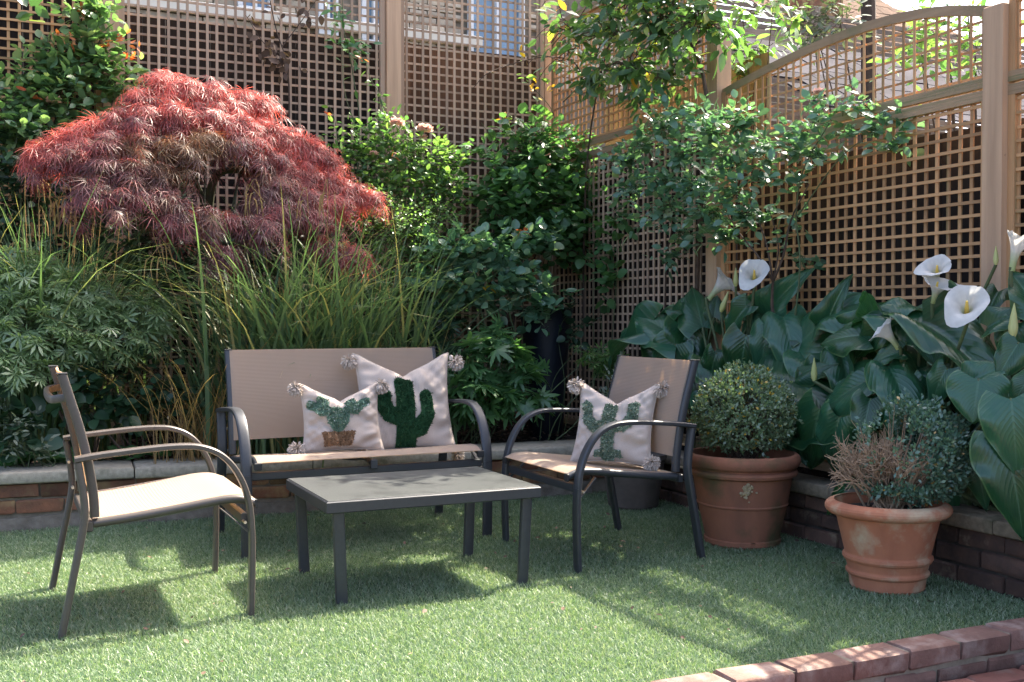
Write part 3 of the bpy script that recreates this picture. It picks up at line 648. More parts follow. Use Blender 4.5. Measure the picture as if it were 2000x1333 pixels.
def sling_seat(label, cat, loc, rz, W, metal, group, zs=1.0, name='garden_chair', D=1.0, bench=False):
    t = thing(name, label, cat, loc, rz, group); h = W / 2
    Z = lambda pts, y: [(x * D, y, z * zs) for x, z in pts]
    armp = [(.045, .586), (.12, .596), (.22, .605), (.32, .612), (.40, .613), (.455, .606), (.51, .583), (.556, .54), (.592, .478), (.614, .41), (.622, .35)]
    legp = [(.622, .35), (.626, .26), (.624, .13), (.620, .0)]
    rear = [(.0, .0), (.035, .18), (.072, .37), (.074, .44), (.064, .52), (.055, .577)]
    back = [(.010, .868), (.036, .78), (.062, .69), (.083, .60), (.097, .52), (.106, .45), (.109, .385)]
    seat = [(.105, .362), (.22, .372), (.36, .388), (.48, .404), (.55, .411), (.600, .408), (.645, .392)]
    for s in (-1, 1):
        y = s * h
        q = MB(); q.sweep(crv(Z(armp, y), 5), oval(.024, .0105), (0, 1, 0)); child('armrest', q.mesh('armrest', 40), metal, t)
        q = MB(); q.sweep(crv(Z(legp, y), 4), oval(.024, .0105), (0, 1, 0)); child('leg', q.mesh('leg', 40), metal, t)
        q = MB(); q.sweep(crv(Z(rear, y), 4), oval(.022, .012), (0, 1, 0)); child('leg', q.mesh('leg', 40), metal, t)
        q = MB(); q.sweep(crv(Z(back, s * (h - .042)), 4), oval(.017, .0155), (0, 1, 0)); child('back_tube', q.mesh('back_tube', 40), metal, t)
        q = MB(); q.tube(crv(Z(seat, s * (h - .046)), 4), .0155, 10); child('seat_tube', q.mesh('seat_tube', 40), metal, t)
        q = MB(); q.box((.010 * D, s * (h - .042), .870 * zs), (.036, .036, .006), .002); child('end_cap', q.mesh('end_cap', 40), 'cap', t); q = MB(); q.box((.648 * D, s * (h - .046), .391 * zs), (.008, .033, .033), .003); child('end_cap', q.mesh('end_cap', 40), 'cap', t)
        q = MB(); q.sweep([Vector((.52 * D, s * (h - .03), .385 * zs)), Vector((.612 * D, s * (h - .012), .30 * zs))], oval(.010, .003), (0, 1, 0)); child('gusset', q.mesh('gusset', 40), metal, t)
        for (bx, bz) in ((.062, .50), (.075, .40), (.60, .335)):
            q = MB(); q.tube([(bx * D, s * (h + .014), bz * zs), (bx * D, s * (h - .06), bz * zs)], .0055, 8); child('bolt', q.mesh('bolt', 40), 'bolt', t)
    y0 = h - .05
    for (bx, bz, r) in ((.605, .345, .0), (.092, .355, .0)):
        q = MB(); q.box((bx * D, 0, bz * zs), (.022, 2 * h - .05, .036), .004); child('cross_bar', q.mesh('cross_bar', 40), metal, t)
    # bowed bar behind the head of the back
    xs = .033 * D
    q = MB(); q.sweep(crv([(xs, -y0, .79 * zs), (xs - .032, -y0 + .02, .785 * zs), (xs - .05, -y0 + .07, .78 * zs), (xs - .055, 0, .778 * zs), (xs - .05, y0 - .07, .78 * zs), (xs - .032, y0 - .02, .785 * zs), (xs, y0, .79 * zs)], 5), oval(.014, .010), (0, 0, 1)); child('back_bar', q.mesh('back_bar', 40), metal, t)
    bc = crv([(x * D, 0, z * zs) for x, z in back[:-1]], 6); sc = crv([((x) * D, 0, (z + .012) * zs) for x, z in seat], 6)
    def fb(s, v):
        k = v * (len(bc) - 1); i = min(int(k), len(bc) - 2); p = bc[i].lerp(bc[i + 1], k - i); sag = .014 * (1 - (2 * s - 1) ** 2)
        return (p.x + .012 - sag, (s - .5) * 2 * (y0 + .004), p.z)
    def fs(s, v):
        k = v * (len(sc) - 1); i = min(int(k), len(sc) - 2); p = sc[i].lerp(sc[i + 1], k - i); sag = (.013 if not bench else .008) * (1 - (2 * s - 1) ** 2) * math.sin(math.pi * min(1, .15 + v * .85))
        return (p.x, (s - .5) * 2 * (y0 + .006), p.z - sag)
    child('backrest', uvgrid('backrest', fb, 16, 30, 'sling'), None, t)
    child('seat', uvgrid('seat', fs, 16, 30, 'sling'), None, t)
    if bench:
        for y in (0.0,):
            q = MB(); q.tube(crv(Z([(.105, .345), (.3, .36), (.5, .385), (.60, .375)], y), 4), .013, 8); child('centre_support', q.mesh('centre_support', 40), metal, t)
            q = MB(); q.box((.635 * D, 0, .372 * zs), (.02, .03, .045), .004); child('centre_bracket', q.mesh('centre_bracket', 40), metal, t)
    return t
SEATS = 'metal and sling garden seats'
sling_seat('empty metal armchair in sun-toned paint with beige sling seat, seen side on at left', 'armchair', (.176, 4.17, 0), 0, .70, 'metal_sun', SEATS)
sling_seat('metal armchair in sky-toned paint with beige sling holding one cactus cushion', 'armchair', (2.775, 4.235, 0), math.pi, .70, 'metal', SEATS)
sling_seat('two seat metal bench in sky-toned paint with beige sling, under two cactus cushions', 'bench', (1.548, 5.375, 0), -math.pi / 2, 1.155, 'metal', SEATS, 1.035, 'garden_bench', 1.03, True)

# coffee table
t = thing('coffee_table', 'low dark metal coffee table with speckled glass top', 'table', (1.495, 4.085, 0), R(-.5))
TX, TY, TZ = .432, .315, .39
q = MB(); fw_ = .032
q.box((0, -TY + fw_ / 2, TZ - .022), (2 * TX, fw_, .044), .004); q.box((0, TY - fw_ / 2, TZ - .022), (2 * TX, fw_, .044), .004)
q.box((-TX + fw_ / 2, 0, TZ - .022), (fw_, 2 * TY - 2 * fw_ - .002, .044), .004); q.box((TX - fw_ / 2, 0, TZ - .022), (fw_, 2 * TY - 2 * fw_ - .002, .044), .004)
child('top_frame', q.mesh('top_frame', 40), 'metal', t)
q = MB(); q.box((0, 0, TZ + .0005), (2 * TX - .012, 2 * TY - .012, .005), .0015); child('glass_top', q.mesh('glass_top', 40), 'glass', t)
for sx in (-1, 1):
    for sy in (-1, 1):
        q = MB(); q.sweep(crv([(sx * (TX - .05), sy * (TY - .03), TZ - .044), (sx * (TX - .054), sy * (TY - .032), .26), (sx * (TX - .060), sy * (TY - .035), .12), (sx * (TX - .066), sy * (TY - .038), 0)], 4), oval(.022, .014), (1, 0, 0)); child('leg', q.mesh('leg', 40), 'metal', t)

# ================================================================== cactus cushions
def sdf_caps(p, a, b, ra, rb):
    a = np.array(a); b = np.array(b); d = b - a; h = np.clip(((p - a) @ d) / (d @ d), 0, 1)
    return np.linalg.norm(p - a - h[:, None] * d, axis=1) - (ra + (rb - ra) * h)
def cushion(label, loc, yaw, tilt, wd, ht, thick, chop, motifs, toms, seed):
    """faces local -y; yaw about z, leaning back by tilt"""
    r = np.random.default_rng(seed); t = thing('cushion', label, 'cushion', loc, yaw, 'cream cactus cushions with pompoms')
    rot = Matrix.Rotation(-tilt, 3, 'X')
    def P(s, u, side, lift=0.0):
        s = np.asarray(s, float); u = np.asarray(u, float)
        pin = 1 - .10 * (1 - np.abs(u) ** 2.2) ; pin2 = 1 - .075 * (1 - np.abs(s) ** 2.2)
        x = s * wd / 2 * pin; z = u * ht / 2 * pin2
        top = np.clip((u + .1) / 1.1, 0, 1); z = z - chop * ht * np.maximum(0, 1 - np.abs(s) * 1.15) ** 1.0 * top ** 1.5 - .02 * ht * np.exp(-(s / .12) ** 2) * top ** 3
        z = z + .03 * ht * np.abs(s) ** 3 * top
        e = np.clip((1 - s ** 2), 0, 1) ** .55 * np.clip((1 - u ** 2), 0, 1) ** .5
        wr = .008 * np.sin(7 * s + 5 * u + seed) * np.sin(4 * u - 3 * s) + .007 * np.sin(15 * s * u + 3 * s + seed) + .006 * np.abs(s) ** 2 * np.sin(22 * (u - .6 * s) + seed) + .004 * np.sin(31 * (s * .5 + u * np.abs(s)) + 2 * seed)
        fold = -.018 * np.exp(-((s - .1) / .16) ** 2) * top ** 2
        y = side * (thick / 2 * e + (wr + fold) * np.clip(e * 2, 0, 1) + lift)
        V = np.stack([x, y, z + ht / 2], -1).reshape(-1, 3)
        return V @ np.array(rot).T
    n = 44; g = np.linspace(-1, 1, n + 1); g = np.sign(g) * (1 - (1 - np.abs(g)) ** 1.25); Sg, Ug = np.meshgrid(g, g)
    V = np.concatenate([P(Sg, Ug, -1), P(Sg, Ug, 1)]); i = np.arange((n + 1) ** 2).reshape(n + 1, n + 1); qd = np.stack([i[:-1, :-1], i[:-1, 1:], i[1:, 1:], i[1:, :-1]], -1).reshape(-1, 4)
    me = npmesh('cover', V, np.concatenate([qd, qd[:, ::-1] + (n + 1) ** 2])); child('cover', me, 'linen', t)
    # piping seam
    edge = [(a, -1) for a in g] + [(1, a) for a in g[1:]] + [(a, 1) for a in g[::-1][1:]] + [(-1, a) for a in g[::-1][1:-1]]
    ep = P(np.array([e[0] for e in edge]), np.array([e[1] for e in edge]), -1); q = MB(); q.tube([Vector(p) for p in ep] + [Vector(ep[0])], .0032, 6, None); child('seam', q.mesh('seam'), 'linen', t)
    # tufted motifs: raised backing and pile
    for nm, sd, m, plen, dens, loop in motifs:
        k = 90; gs = np.linspace(-1, 1, k + 1); A, B = np.meshgrid(gs, gs); pts = np.stack([A.ravel(), B.ravel()], 1)
        cc = np.stack([(A[:-1, :-1] + A[1:, 1:]).ravel() / 2, (B[:-1, :-1] + B[1:, 1:]).ravel() / 2], 1); ok = sd(cc) < 0
        j = np.arange((k + 1) ** 2).reshape(k + 1, k + 1); fq = np.stack([j[:-1, :-1], j[:-1, 1:], j[1:, 1:], j[1:, :-1]], -1).reshape(-1, 4)[ok]
        Vm = P(pts[:, 0], pts[:, 1], -1, .004); us = np.unique(fq); mp = -np.ones((k + 1) ** 2, int); mp[us] = np.arange(len(us))
        mo = child(nm, npmesh(nm, Vm[us], mp[fq]), m, t)
        c = r.uniform(-1, 1, (dens, 2)); c = c[sd(c) < 0]; p0 = P(c[:, 0], c[:, 1], -1, .003); p1 = P(c[:, 0], c[:, 1], -1, .003 + plen)
        d = p1 - p0; nn = len(c); d = d + r.normal(size=(nn, 3)) * plen * (.55 if not loop else .75) + np.array([0, 0, -plen * .35]); sx = nrm(np.cross(d, r.normal(size=(nn, 3)))) * (.0016 if not loop else .0024)
        Vp = np.stack([p0 - sx, p0 + sx, p0 + d * .7 + sx * .9, p0 + d * .7 - sx * .9, p0 + d], 1).reshape(-1, 3); Fp = (np.array([(0, 1, 2), (0, 2, 3), (3, 2, 4)])[None] + (np.arange(nn) * 5)[:, None, None]).reshape(-1, 3)
        kind(child('pile', npmesh('pile', Vp, Fp, smooth=False), m, mo), 'stuff')
    # pompoms on the corners
    for (s, u, ox, oz, sz, hang) in toms:
        c = P(np.array([s]), np.array([u]), -1)[0] + np.array([ox, -.012, oz])
        q = MB(); q.lathe([(.002, .013), (.009, .010), (.012, 0), (.009, -.010), (.002, -.013)], 10, (c[0] - ox * .55, c[1], c[2] - oz * .55)); po = child('pompom', q.mesh('pompom'), 'yarn', t)
        nn = 340; d = nrm(r.normal(size=(nn, 3)) + np.array([ox * 14, -.25, -hang])); ln = sz * r.uniform(.75, 1.1, nn); dr = np.array([0, 0, -1.0]) * (sz * .28)
        sx = nrm(np.cross(d, r.normal(size=(nn, 3)))) * .0022; b0 = c + d * .004
        Vp = np.stack([b0 - sx, b0 + sx, b0 + d * (ln * .6)[:, None] + sx, b0 + d * (ln * .6)[:, None] - sx, b0 + d * ln[:, None] + dr * .5 + sx, b0 + d * ln[:, None] + dr * .5 - sx], 1).reshape(-1, 3)
        Fp = (np.array([(0, 1, 2), (0, 2, 3), (3, 2, 4), (3, 4, 5)])[None] + (np.arange(nn) * 6)[:, None, None]).reshape(-1, 3)
        kind(child('yarn', npmesh('yarn', Vp, Fp, smooth=False), 'yarn', po), 'stuff')
    return t
def union(*fs): return lambda p: np.min([f(p) for f in fs], axis=0)
cap_ = lambda a, b, ra, rb=None: (lambda p: sdf_caps(p, a, b, ra, ra if rb is None else rb))
def ell(c, rx, ry, taper=0.0):
    return lambda p: np.sqrt(((p[:, 0] - c[0]) / (rx * (1 + taper * (p[:, 1] - c[1]) / ry))) ** 2 + ((p[:, 1] - c[1]) / ry) ** 2) - 1
saguaro = union(cap_((-.05, -.98), (-.05, .50), .21), cap_((.44, .10), (.44, -.34), .15), cap_((.44, -.34), (.24, -.62), .15, .18), cap_((.24, -.62), (-.05, -.72), .18),
                cap_((-.53, .12), (-.53, -.10), .16), cap_((-.53, -.10), (-.40, -.30), .16), cap_((-.40, -.30), (-.05, -.46), .17, .2))
pear = union(ell((-.16, -.06), .31, .44, .25), ell((-.58, .26), .21, .26, .1), ell((-.80, .36), .14, .16), ell((-.52, .56), .15, .19), ell((.26, .30), .26, .24, .1), ell((.56, .46), .18, .17), ell((.20, .62), .15, .16))
def potf(p): w_ = .34 + .10 * (p[:, 1] + .9) / .4; return np.maximum(np.abs(p[:, 0] + .16) - w_, np.abs(p[:, 1] + .70) - .22)
uarm = union(cap_((-.03, -.9), (-.03, .55), .17), cap_((-.70, .42), (-.66, .05), .14), cap_((-.66, .05), (-.42, -.18), .14), cap_((-.42, -.18), (0, -.16), .15), cap_((.58, .46), (.56, .12), .14), cap_((.56, .12), (.36, -.14), .14), cap_((.36, -.14), (0, -.16), .15),
             lambda p: np.maximum(np.abs(p[:, 0] + .02) - .36, np.abs(p[:, 1] + .84) - .085))
cushion('large cream cushion with a dark green shaggy saguaro cactus, on the bench', (1.845, 5.08, .388), R(-8), R(19), .50, .50, .15, .17,
        [('cactus_motif', saguaro, 'pile', .011, 15000, False)], [(-.97, .97, -.03, -.025, .040, .9), (.97, .97, .045, -.035, .042, 1.0), (-.93, -.9, -.01, .012, .036, .5), (.98, -.98, .012, -.03, .034, .8)], 3)
cushion('small cream cushion with a green prickly pear in a brown pot, on the bench', (1.475, 4.955, .420), R(-3), R(16), .395, .325, .13, .20,
        [('cactus_motif', pear, 'pile2', .006, 12000, True), ('pot_motif', potf, 'jute', .005, 9000, True)], [(-.97, .97, -.022, -.01, .036, .7), (.97, .97, .015, -.005, .038, .8), (-.96, -.95, -.035, .012, .042, .2)], 5)
cushion('cream cushion with a sage green cactus, on the right armchair', (2.49, 4.19, .395), R(-50), R(20), .385, .37, .14, .19,
        [('cactus_motif', uarm, 'pile3', .006, 14000, True)], [(-.98, .98, -.02, -.005, .038, .7), (.97, .97, .025, -.01, .038, .8), (.95, -.9, .02, .0, .038, .4)], 9)
# ================================================================== pots
def pot(label, loc, prof, m, soil_r, soil_z, extra=None):
    t = thing('plant_pot', label, 'pot', loc); q = MB(); q.lathe(prof, 56); child('pot_body', q.mesh('pot_body', 18), m, t)
    q = MB(); q.lathe([(soil_r, soil_z), (soil_r * .5, soil_z + .012), (.001, soil_z + .016)], 28); child('soil', q.mesh('soil'), 'soil', t); return t
rim = lambda R0, z, h, b: [(R0 - b + b * math.sin(a), z + h / 2 - h / 2 * math.cos(a)) for a in [math.pi * i / 9 for i in range(10)]]
P1 = [(.001, .006), (.160, .006), (.170, 0.0), (.178, .012), (.178, .03), (.172, .035), (.205, .185), (.210, .188), (.212, .194), (.209, .2), (.229, .318), (.234, .322), (.250, .328), (.254, .340), (.249, .352), (.238, .356), (.240, .362)] + rim(.266, .365, .062, .022) + [(.236, .425), (.228, .39), (.222, .36)]
p = pot('weathered brown terracotta pot with pale lime crust, holding the round box ball', (3.145, 4.08, 0), P1, 'terracotta_d', .225, .375)
q = MB()
for k in range(46):
    a = R(-122) + rng.normal() * .055; z = .308 - abs(rng.normal()) * .03; rr = .172 + (z - .035) * (.057 / .283) + .004; s = rng.uniform(.005, .014)
    q.box((rr * math.cos(a), rr * math.sin(a), z), (s, s, s * 1.2), s * .25, Matrix.Rotation(rng.uniform(0, 3), 3, (rng.normal(), rng.normal(), 1)))
kind(child('lime_crust', q.mesh('lime_crust'), 'lime', p), 'stuff')
P2 = [(.001, .005), (.128, .005), (.135, 0), (.141, .01), (.146, .052), (.152, .055), (.157, .062), (.157, .07), (.151, .076), (.150, .08), (.157, .108), (.165, .112), (.170, .121), (.169, .131), (.162, .136), (.161, .14), (.192, .272), (.197, .282), (.198, .288)] + rim(.238, .288, .054, .036) + [(.205, .34), (.196, .318), (.190, .29)]
pot('clean orange terracotta pot with rolled rim, holding the half bare box', (3.135, 3.155, 0), P2, 'terracotta', .193, .30)
pot('small grey clay pot on the lawn behind the right armchair', (3.20, 5.13, 0), [(.001, .004), (.125, .004), (.132, 0), (.14, .015), (.175, .27), (.185, .275), (.185, .30), (.175, .302), (.165, .27)], 'greypot', .165, .275)
t = thing('tall_planter', 'tall navy glazed planter standing in the shaded back bed', 'planter', (3.33, 6.45, .24)); q = MB()
q.lathe([(.001, .0), (.105, 0), (.115, .02), (.135, .4), (.165, .78), (.175, .84), (.185, .86), (.185, .885), (.172, .89), (.155, .86), (.15, .80), (.001, .79)], 40); child('pot_body', q.mesh('pot_body', 50), 'navy', t)

# ================================================================== box balls
def box_ball(label, base, c, rad, m, n, bare=None, stemz=.0):
    t = thing('box_shrub', label, 'shrub', base); o3 = np.array(base); c = np.array(c, float); rad = np.array(rad)
    d = sph(n * 2); hug = rng.uniform(.70, 1.04, len(d)) ** .6 * (1 + .10 * np.sin(d[:, 0] * 8 + 2) * np.sin(d[:, 2] * 7 + d[:, 1] * 6) + rng.normal(size=len(d)) * .035)
    Pp = c + d * rad * hug[:, None]
    keep = np.ones(len(d), bool) if bare is None else bare(d, Pp)
    hole = np.sin(d[:, 0] * 6.1 + 1) * np.sin(d[:, 1] * 5.3) * np.sin(d[:, 2] * 6.7 + 2) > .26
    keep &= ~(hole & (rng.random(len(d)) < .75)); keep &= ~((d[:, 2] < -.75) & (rng.random(len(d)) < .8))
    Pp = Pp[keep][:n]; d = d[keep][:n]; k = 5
    Pq = np.repeat(Pp, k, 0) + rng.normal(size=(len(Pp) * k, 3)) * .009; Dq = np.repeat(d, k, 0) * .7 + rng.normal(size=(len(Pq), 3)) * .65 + np.array([0, 0, .35])
    leaves(t, TINY, Pq, Dq, np.repeat(d, k, 0) + rng.normal(size=(len(Pq), 3)) * .6, rng.uniform(.014, .025, len(Pq)), m)
    q = MB()
    for i in range(130 if bare is None else 110):
        dd = sph(1)[0]; 
        if dd[2] < -.35: continue
        e = c + dd * rad * rng.uniform(.7, .98); b = o3 + np.array([rng.normal() * .025, rng.normal() * .025, .0]); mid = b * .45 + e * .55 + np.array([0, 0, -.02]) + rng.normal(size=3) * .012
        q.tube(crv([Vector(b - o3), Vector(mid - o3), Vector(e - o3)], 3), .0032, 4, [1.3 - .9 * j / 6 for j in range(7)])
    kind(child('twigs', q.mesh('twigs'), 'bark' if bare is None else 'twig', t), 'stuff')
    q = MB(); q.tube(crv([(0, 0, -.02), (.015, .005, .06), (-.01, 0, .14)], 3), .012, 8); child('stem', q.mesh('stem'), 'bark', t)
    return t
box_ball('round box ball with green and a few yellow leaves, in the weathered pot', (3.145, 4.08, .385), (3.16, 4.09, .615), (.225, .225, .205), 'box_l', 2600)
b2 = box_ball('half dead box shrub, bare brown twigs on its left side, in the clean pot', (3.135, 3.155, .31), (3.205, 3.12, .525), (.215, .215, .205), 'box_b', 2100,
              lambda d, p_: ((d @ nrm(np.array([.75, -.45, .25])) > .06) | (rng.random(len(d)) < .06) | ((p_[:, 2] < .43) & (np.abs(p_[:, 0] - 3.12) < .12))) & (p_[:, 2] > .33))
q = MB(); o3 = np.array((3.135, 3.155, .31))
for i in range(32):                                     # forking bare branches on the dead side
    dd = nrm(np.array([-.42, .14, 1.0]) + rng.normal(size=3) * [.36, .36, .15]); b = o3 + rng.normal(size=3) * [.03, .03, 0]; e = b + dd * rng.uniform(.12, .20); q.tube([Vector(b - o3), Vector((b + e) / 2 - o3 + rng.normal(size=3) * .008), Vector(e - o3)], .0042, 5, [1.2, 1, .8])
    for j in range(5):
        d2 = nrm(dd + rng.normal(size=3) * .5 + np.array([0, 0, .15])); e2 = e + d2 * rng.uniform(.05, .11); m_ = (e + e2) / 2 + rng.normal(size=3) * .006; q.tube([Vector(e - o3), Vector(m_ - o3), Vector(e2 - o3)], .0026, 4, [1, .85, .65])
        for k in range(4):
            s0 = e + (e2 - e) * rng.uniform(.4, 1); e3 = s0 + nrm(d2 + rng.normal(size=3) * .8) * rng.uniform(.03, .075); q.tube([Vector(s0 - o3), Vector((s0 + e3) / 2 - o3 + rng.normal(size=3) * .004), Vector(e3 - o3)], .0015, 3, [1, .8, .5])
kind(child('bare_twigs', q.mesh('bare_twigs'), 'twig', b2), 'stuff')

# ================================================================== calla lilies
def calla_mesh(seed, wav, fold, tipdroop):
    r = np.random.default_rng(seed); nu, nv = 16, 22; V = []; uvs = []
    ph = r.uniform(0, 6.28)
    for j in range(nv + 1):
        t = j / nv
        for i in range(nu + 1):
            s = i / nu * 2 - 1
            # heart shape: lobes reach behind the petiole at t=0, pointed tip at t=1
            wv = (math.sin(math.pi * min(1, (t * .93 + .07)) ** .62)) ** .8 * (1 - .25 * t)
            x = s * .40 * wv; back = -.20 * abs(s) ** 1.5 * (1 - t) ** 3
            y = t + back
            z = fold * abs(s) * wv * .42 - tipdroop * t * t + wav * math.sin(10 * t + 4.0 * s + ph) * abs(s) ** 2.2 + .5 * wav * math.sin(19 * t + ph) * abs(s) ** 3
            z -= .20 * (abs(s) ** 3) * wv * (1 + .5 * math.sin(5 * t + ph))
            V.append((x, y, z)); uvs.append((s, t))
    Fc = [(j * (nu + 1) + i, j * (nu + 1) + i + 1, (j + 1) * (nu + 1) + i + 1, (j + 1) * (nu + 1) + i) for j in range(nv) for i in range(nu)]
    me = bpy.data.meshes.new('leaf'); me.from_pydata(V, [], Fc); l = me.uv_layers.new(name='UVMap')
    for lp in me.loops: l.data[lp.index].uv = uvs[lp.vertex_index]
    me.polygons.foreach_set('use_smooth', [True] * len(me.polygons)); me.materials.append(M['calla']); return me
CAL = [calla_mesh(i, w_, f_, d_) for i, (w_, f_, d_) in enumerate([(.055, .35, .25), (.07, .7, .45), (.06, .2, .55), (.075, .95, .3), (.07, .5, .8), (.05, .15, .2)])]
def put_leaf(t, me, base, D, N, L_, wx=1.0, root=None):
    D = nrm(np.array(D, float)); X = nrm(np.cross(D, np.array(N, float))); N2 = np.cross(X, D); q = np.array(base) - np.array(t.location)
    o = bpy.data.objects.new('leaf', me); COL.objects.link(o); o.parent = t
    o.matrix_basis = Matrix(((X[0] * L_ * wx, D[0] * L_, N2[0] * L_, q[0]), (X[1] * L_ * wx, D[1] * L_, N2[1] * L_, q[1]), (X[2] * L_ * wx, D[2] * L_, N2[2] * L_, q[2]), (0, 0, 0, 1)))
    if root is not None:
        r0 = np.array(root) - np.array(t.location); mid = r0 * .35 + q * .65 + np.array([0, 0, .04]); k = MB(); k.tube(crv([Vector(r0), Vector(mid), Vector(q)], 5), .008, 7, [1.3 - .6 * i / 10 for i in range(11)])
        child('stalk', k.mesh('stalk'), 'stem', t)
def trumpet(c, axis, face, size, m='spathe', openf=1.0, tip=.55):
    """calla spathe: base c, axis of the funnel, face = side the pointed lip leans to"""
    nu, nv = 30, 12; A = nrm(np.array(axis, float)); Fd = np.array(face, float); Fd = nrm(Fd - A * (Fd @ A)); Sd = np.cross(A, Fd); V = []
    for j in range(nv + 1):
        t = j / nv
        for i in range(nu + 1):
            a = -math.pi + 2 * math.pi * i / nu; e = abs(a) / math.pi
            rr = .07 + .43 * openf * t ** 2.3 * (1 + tip * math.exp(-(a / .55) ** 2) - .12 * e) + .02 * math.sin(3 * a + 1) * t ** 3
            hh = .82 * t ** .8 - .26 * openf * t ** 5 * (.4 + .9 * math.exp(-(a / .8) ** 2)) + .14 * t ** 2 * e ** 2 + .03 * math.sin(5 * a + size * 40) * t ** 4 + .012 * math.sin(11 * a + size * 90) * t ** 3
            rr2 = rr * (1 - .08 * (i == nu) - .0 * e)
            V.append(np.array(c) + size * (A * hh + (Fd * math.cos(a) + Sd * math.sin(a)) * rr2))
    Fc = [(j * (nu + 1) + i, j * (nu + 1) + i + 1, (j + 1) * (nu + 1) + i + 1, (j + 1) * (nu + 1) + i) for j in range(nv) for i in range(nu)]
    return np.array(V), np.array(Fc), A
def flower(t, c, axis, face, size, openf=1.0, root=None, m='spathe', tip=.55):
    o3 = np.array(t.location); V, Fc, A = trumpet(np.array(c) - o3, axis, face, size, m, openf, tip); tt = np.repeat(np.linspace(0, 1, 13), 31); sm = np.clip(tt / .5, 0, 1)[:, None] ** 1.5; nz_ = rng.uniform(.93, 1, 31)[None].repeat(13, 0).reshape(-1, 1)
    f = child('flower', npmesh('flower', V, Fc, (np.array([.42, .50, .20]) * (1 - sm) + np.array([.70, .685, .64]) * sm) * nz_), m, t)
    q = MB(); b = Vector(np.array(c) - o3); q.tube([b + Vector(A * size * .18), b + Vector(A * size * .45), b + Vector(A * size * .72)], size * .052, 8, [1.1, 1, .55]); child('spadix', q.mesh('spadix'), 'spadix', f)
    if root is not None:
        r0 = Vector(np.array(root) - o3); k = MB(); k.tube(crv([r0, r0 * .4 + b * .6 + Vector((0, 0, .03)), b - Vector(A * size * .12), b + Vector(A * size * .04)], 5), .0075, 8); child('stalk', k.mesh('stalk'), 'stem', t)
def bud(t, c, axis, size, root=None, m='bud'):
    o3 = np.array(t.location); b = Vector(np.array(c) - o3); a = Vector(axis).normalized(); q = MB()
    q.tube([b + a * size * k for k in (0, .12, .3, .55, .8, 1.0)], size * .13, 10, [.45, .9, 1.05, .8, .42, .08]); child('flower_bud', q.mesh('flower_bud'), m, t)
    if root is not None:
        r0 = Vector(np.array(root) - o3); k = MB(); k.tube(crv([r0, r0 * .4 + b * .6 + Vector((0, 0, .03)), b], 5), .0065, 8); child('stalk', k.mesh('stalk'), 'stem', t)
UP = np.array([0, 0, 1.0])
def fill_callas(t, n, u, v, x, root):
    for _ in range(n):
        u0 = rng.uniform(*u); v0 = rng.uniform(*v); x0 = rng.uniform(*x); a = rng.uniform(0, 2 * math.pi); ln = rng.uniform(75, 120); du, dv = math.cos(a) * ln, abs(math.sin(a)) * ln * rng.choice([1, 1, -.8])
        L2(t, u0, v0, u0 + du, v0 + dv, x0, x0 - rng.uniform(0, .12), int(rng.integers(6)), rng.uniform(.8, 1.2), rng.uniform(.3, .8), rng.uniform(.3, .9), root=(root[0], root[1] + rng.normal() * .22, .26))
def L2(t, u0, v0, u1, v1, x0, x1, var, wx=1.0, nface=.6, nup=.5, root=None, ov=None, sc=1.0):
    a = atx(u0, v0, x0); b = atx(u1, v1, x1); c = nrm(CAM - a); N = ov if ov is not None else c * nface + UP * nup
    put_leaf(t, CAL[var], a, b - a, N, np.linalg.norm(b - a) * sc, wx, root)
ca = thing('calla_lily', 'calla lily clump with two white flowers, behind the right armchair and box ball', 'plant', (3.62, 4.75, .25)); ra = (3.62, 4.75, .26)
for a in [(1330, 668, 1238, 592, 3.55, 3.45, 0, 1.1), (1545, 690, 1655, 562, 3.62, 3.62, 5, 1.2), (1318, 672, 1290, 760, 3.50, 3.45, 0, 1.25), (1458, 655, 1435, 765, 3.48, 3.42, 2, 1.1), (1268, 650, 1145, 690, 3.50, 3.40, 1, .8),
          (1372, 640, 1352, 548, 3.62, 3.66, 5, 1.1), (1460, 600, 1398, 662, 3.55, 3.45, 1, .8), (1520, 690, 1620, 745, 3.58, 3.48, 2, 1.0), (1400, 690, 1372, 760, 3.46, 3.4, 4, 1.0), (1440, 600, 1500, 560, 3.66, 3.68, 5, .9),
          (1395, 620, 1400, 575, 3.64, 3.66, 0, 1.3), (1500, 640, 1480, 720, 3.55, 3.45, 4, 1.0), (1560, 745, 1640, 800, 3.5, 3.42, 2, 1.0), (1300, 720, 1230, 760, 3.48, 3.42, 4, 1.0), (1385, 700, 1420, 760, 3.5, 3.44, 0, 1.0), (1340, 610, 1290, 600, 3.62, 3.6, 3, .9), (1530, 620, 1560, 690, 3.62, 3.5, 4, 1.0), (1480, 720, 1520, 790, 3.5, 3.4, 2, 1.0)]:
    L2(ca, *a, root=(ra[0] + rng.normal() * .05, ra[1] + rng.normal() * .25, .26))
fill_callas(ca, 20, (1270, 1620), (600, 760), (3.56, 3.70), (3.64, 4.75))
tc = lambda p: nrm(CAM - np.array(p))
p0 = atx(1473, 560, 3.55); flower(ca, p0, UP * .8 + tc(p0) * .75, np.array([0, 0, -1.0]) + tc(p0) * .3 + np.array([-.3, .3, 0]), .155, 1.05, ra)
p0 = atx(1385, 585, 3.55); flower(ca, p0, np.array([.45, -.5, .9]), np.array([.7, -.75, -.2]), .20, .8, ra, 'spathe', .9)
p0 = atx(1437, 560, 3.55); bud(ca, p0, (0, 0, 1), .10, ra)
p0 = atx(1408, 610, 3.52); bud(ca, p0, (.2, -.2, .8), .12, ra)
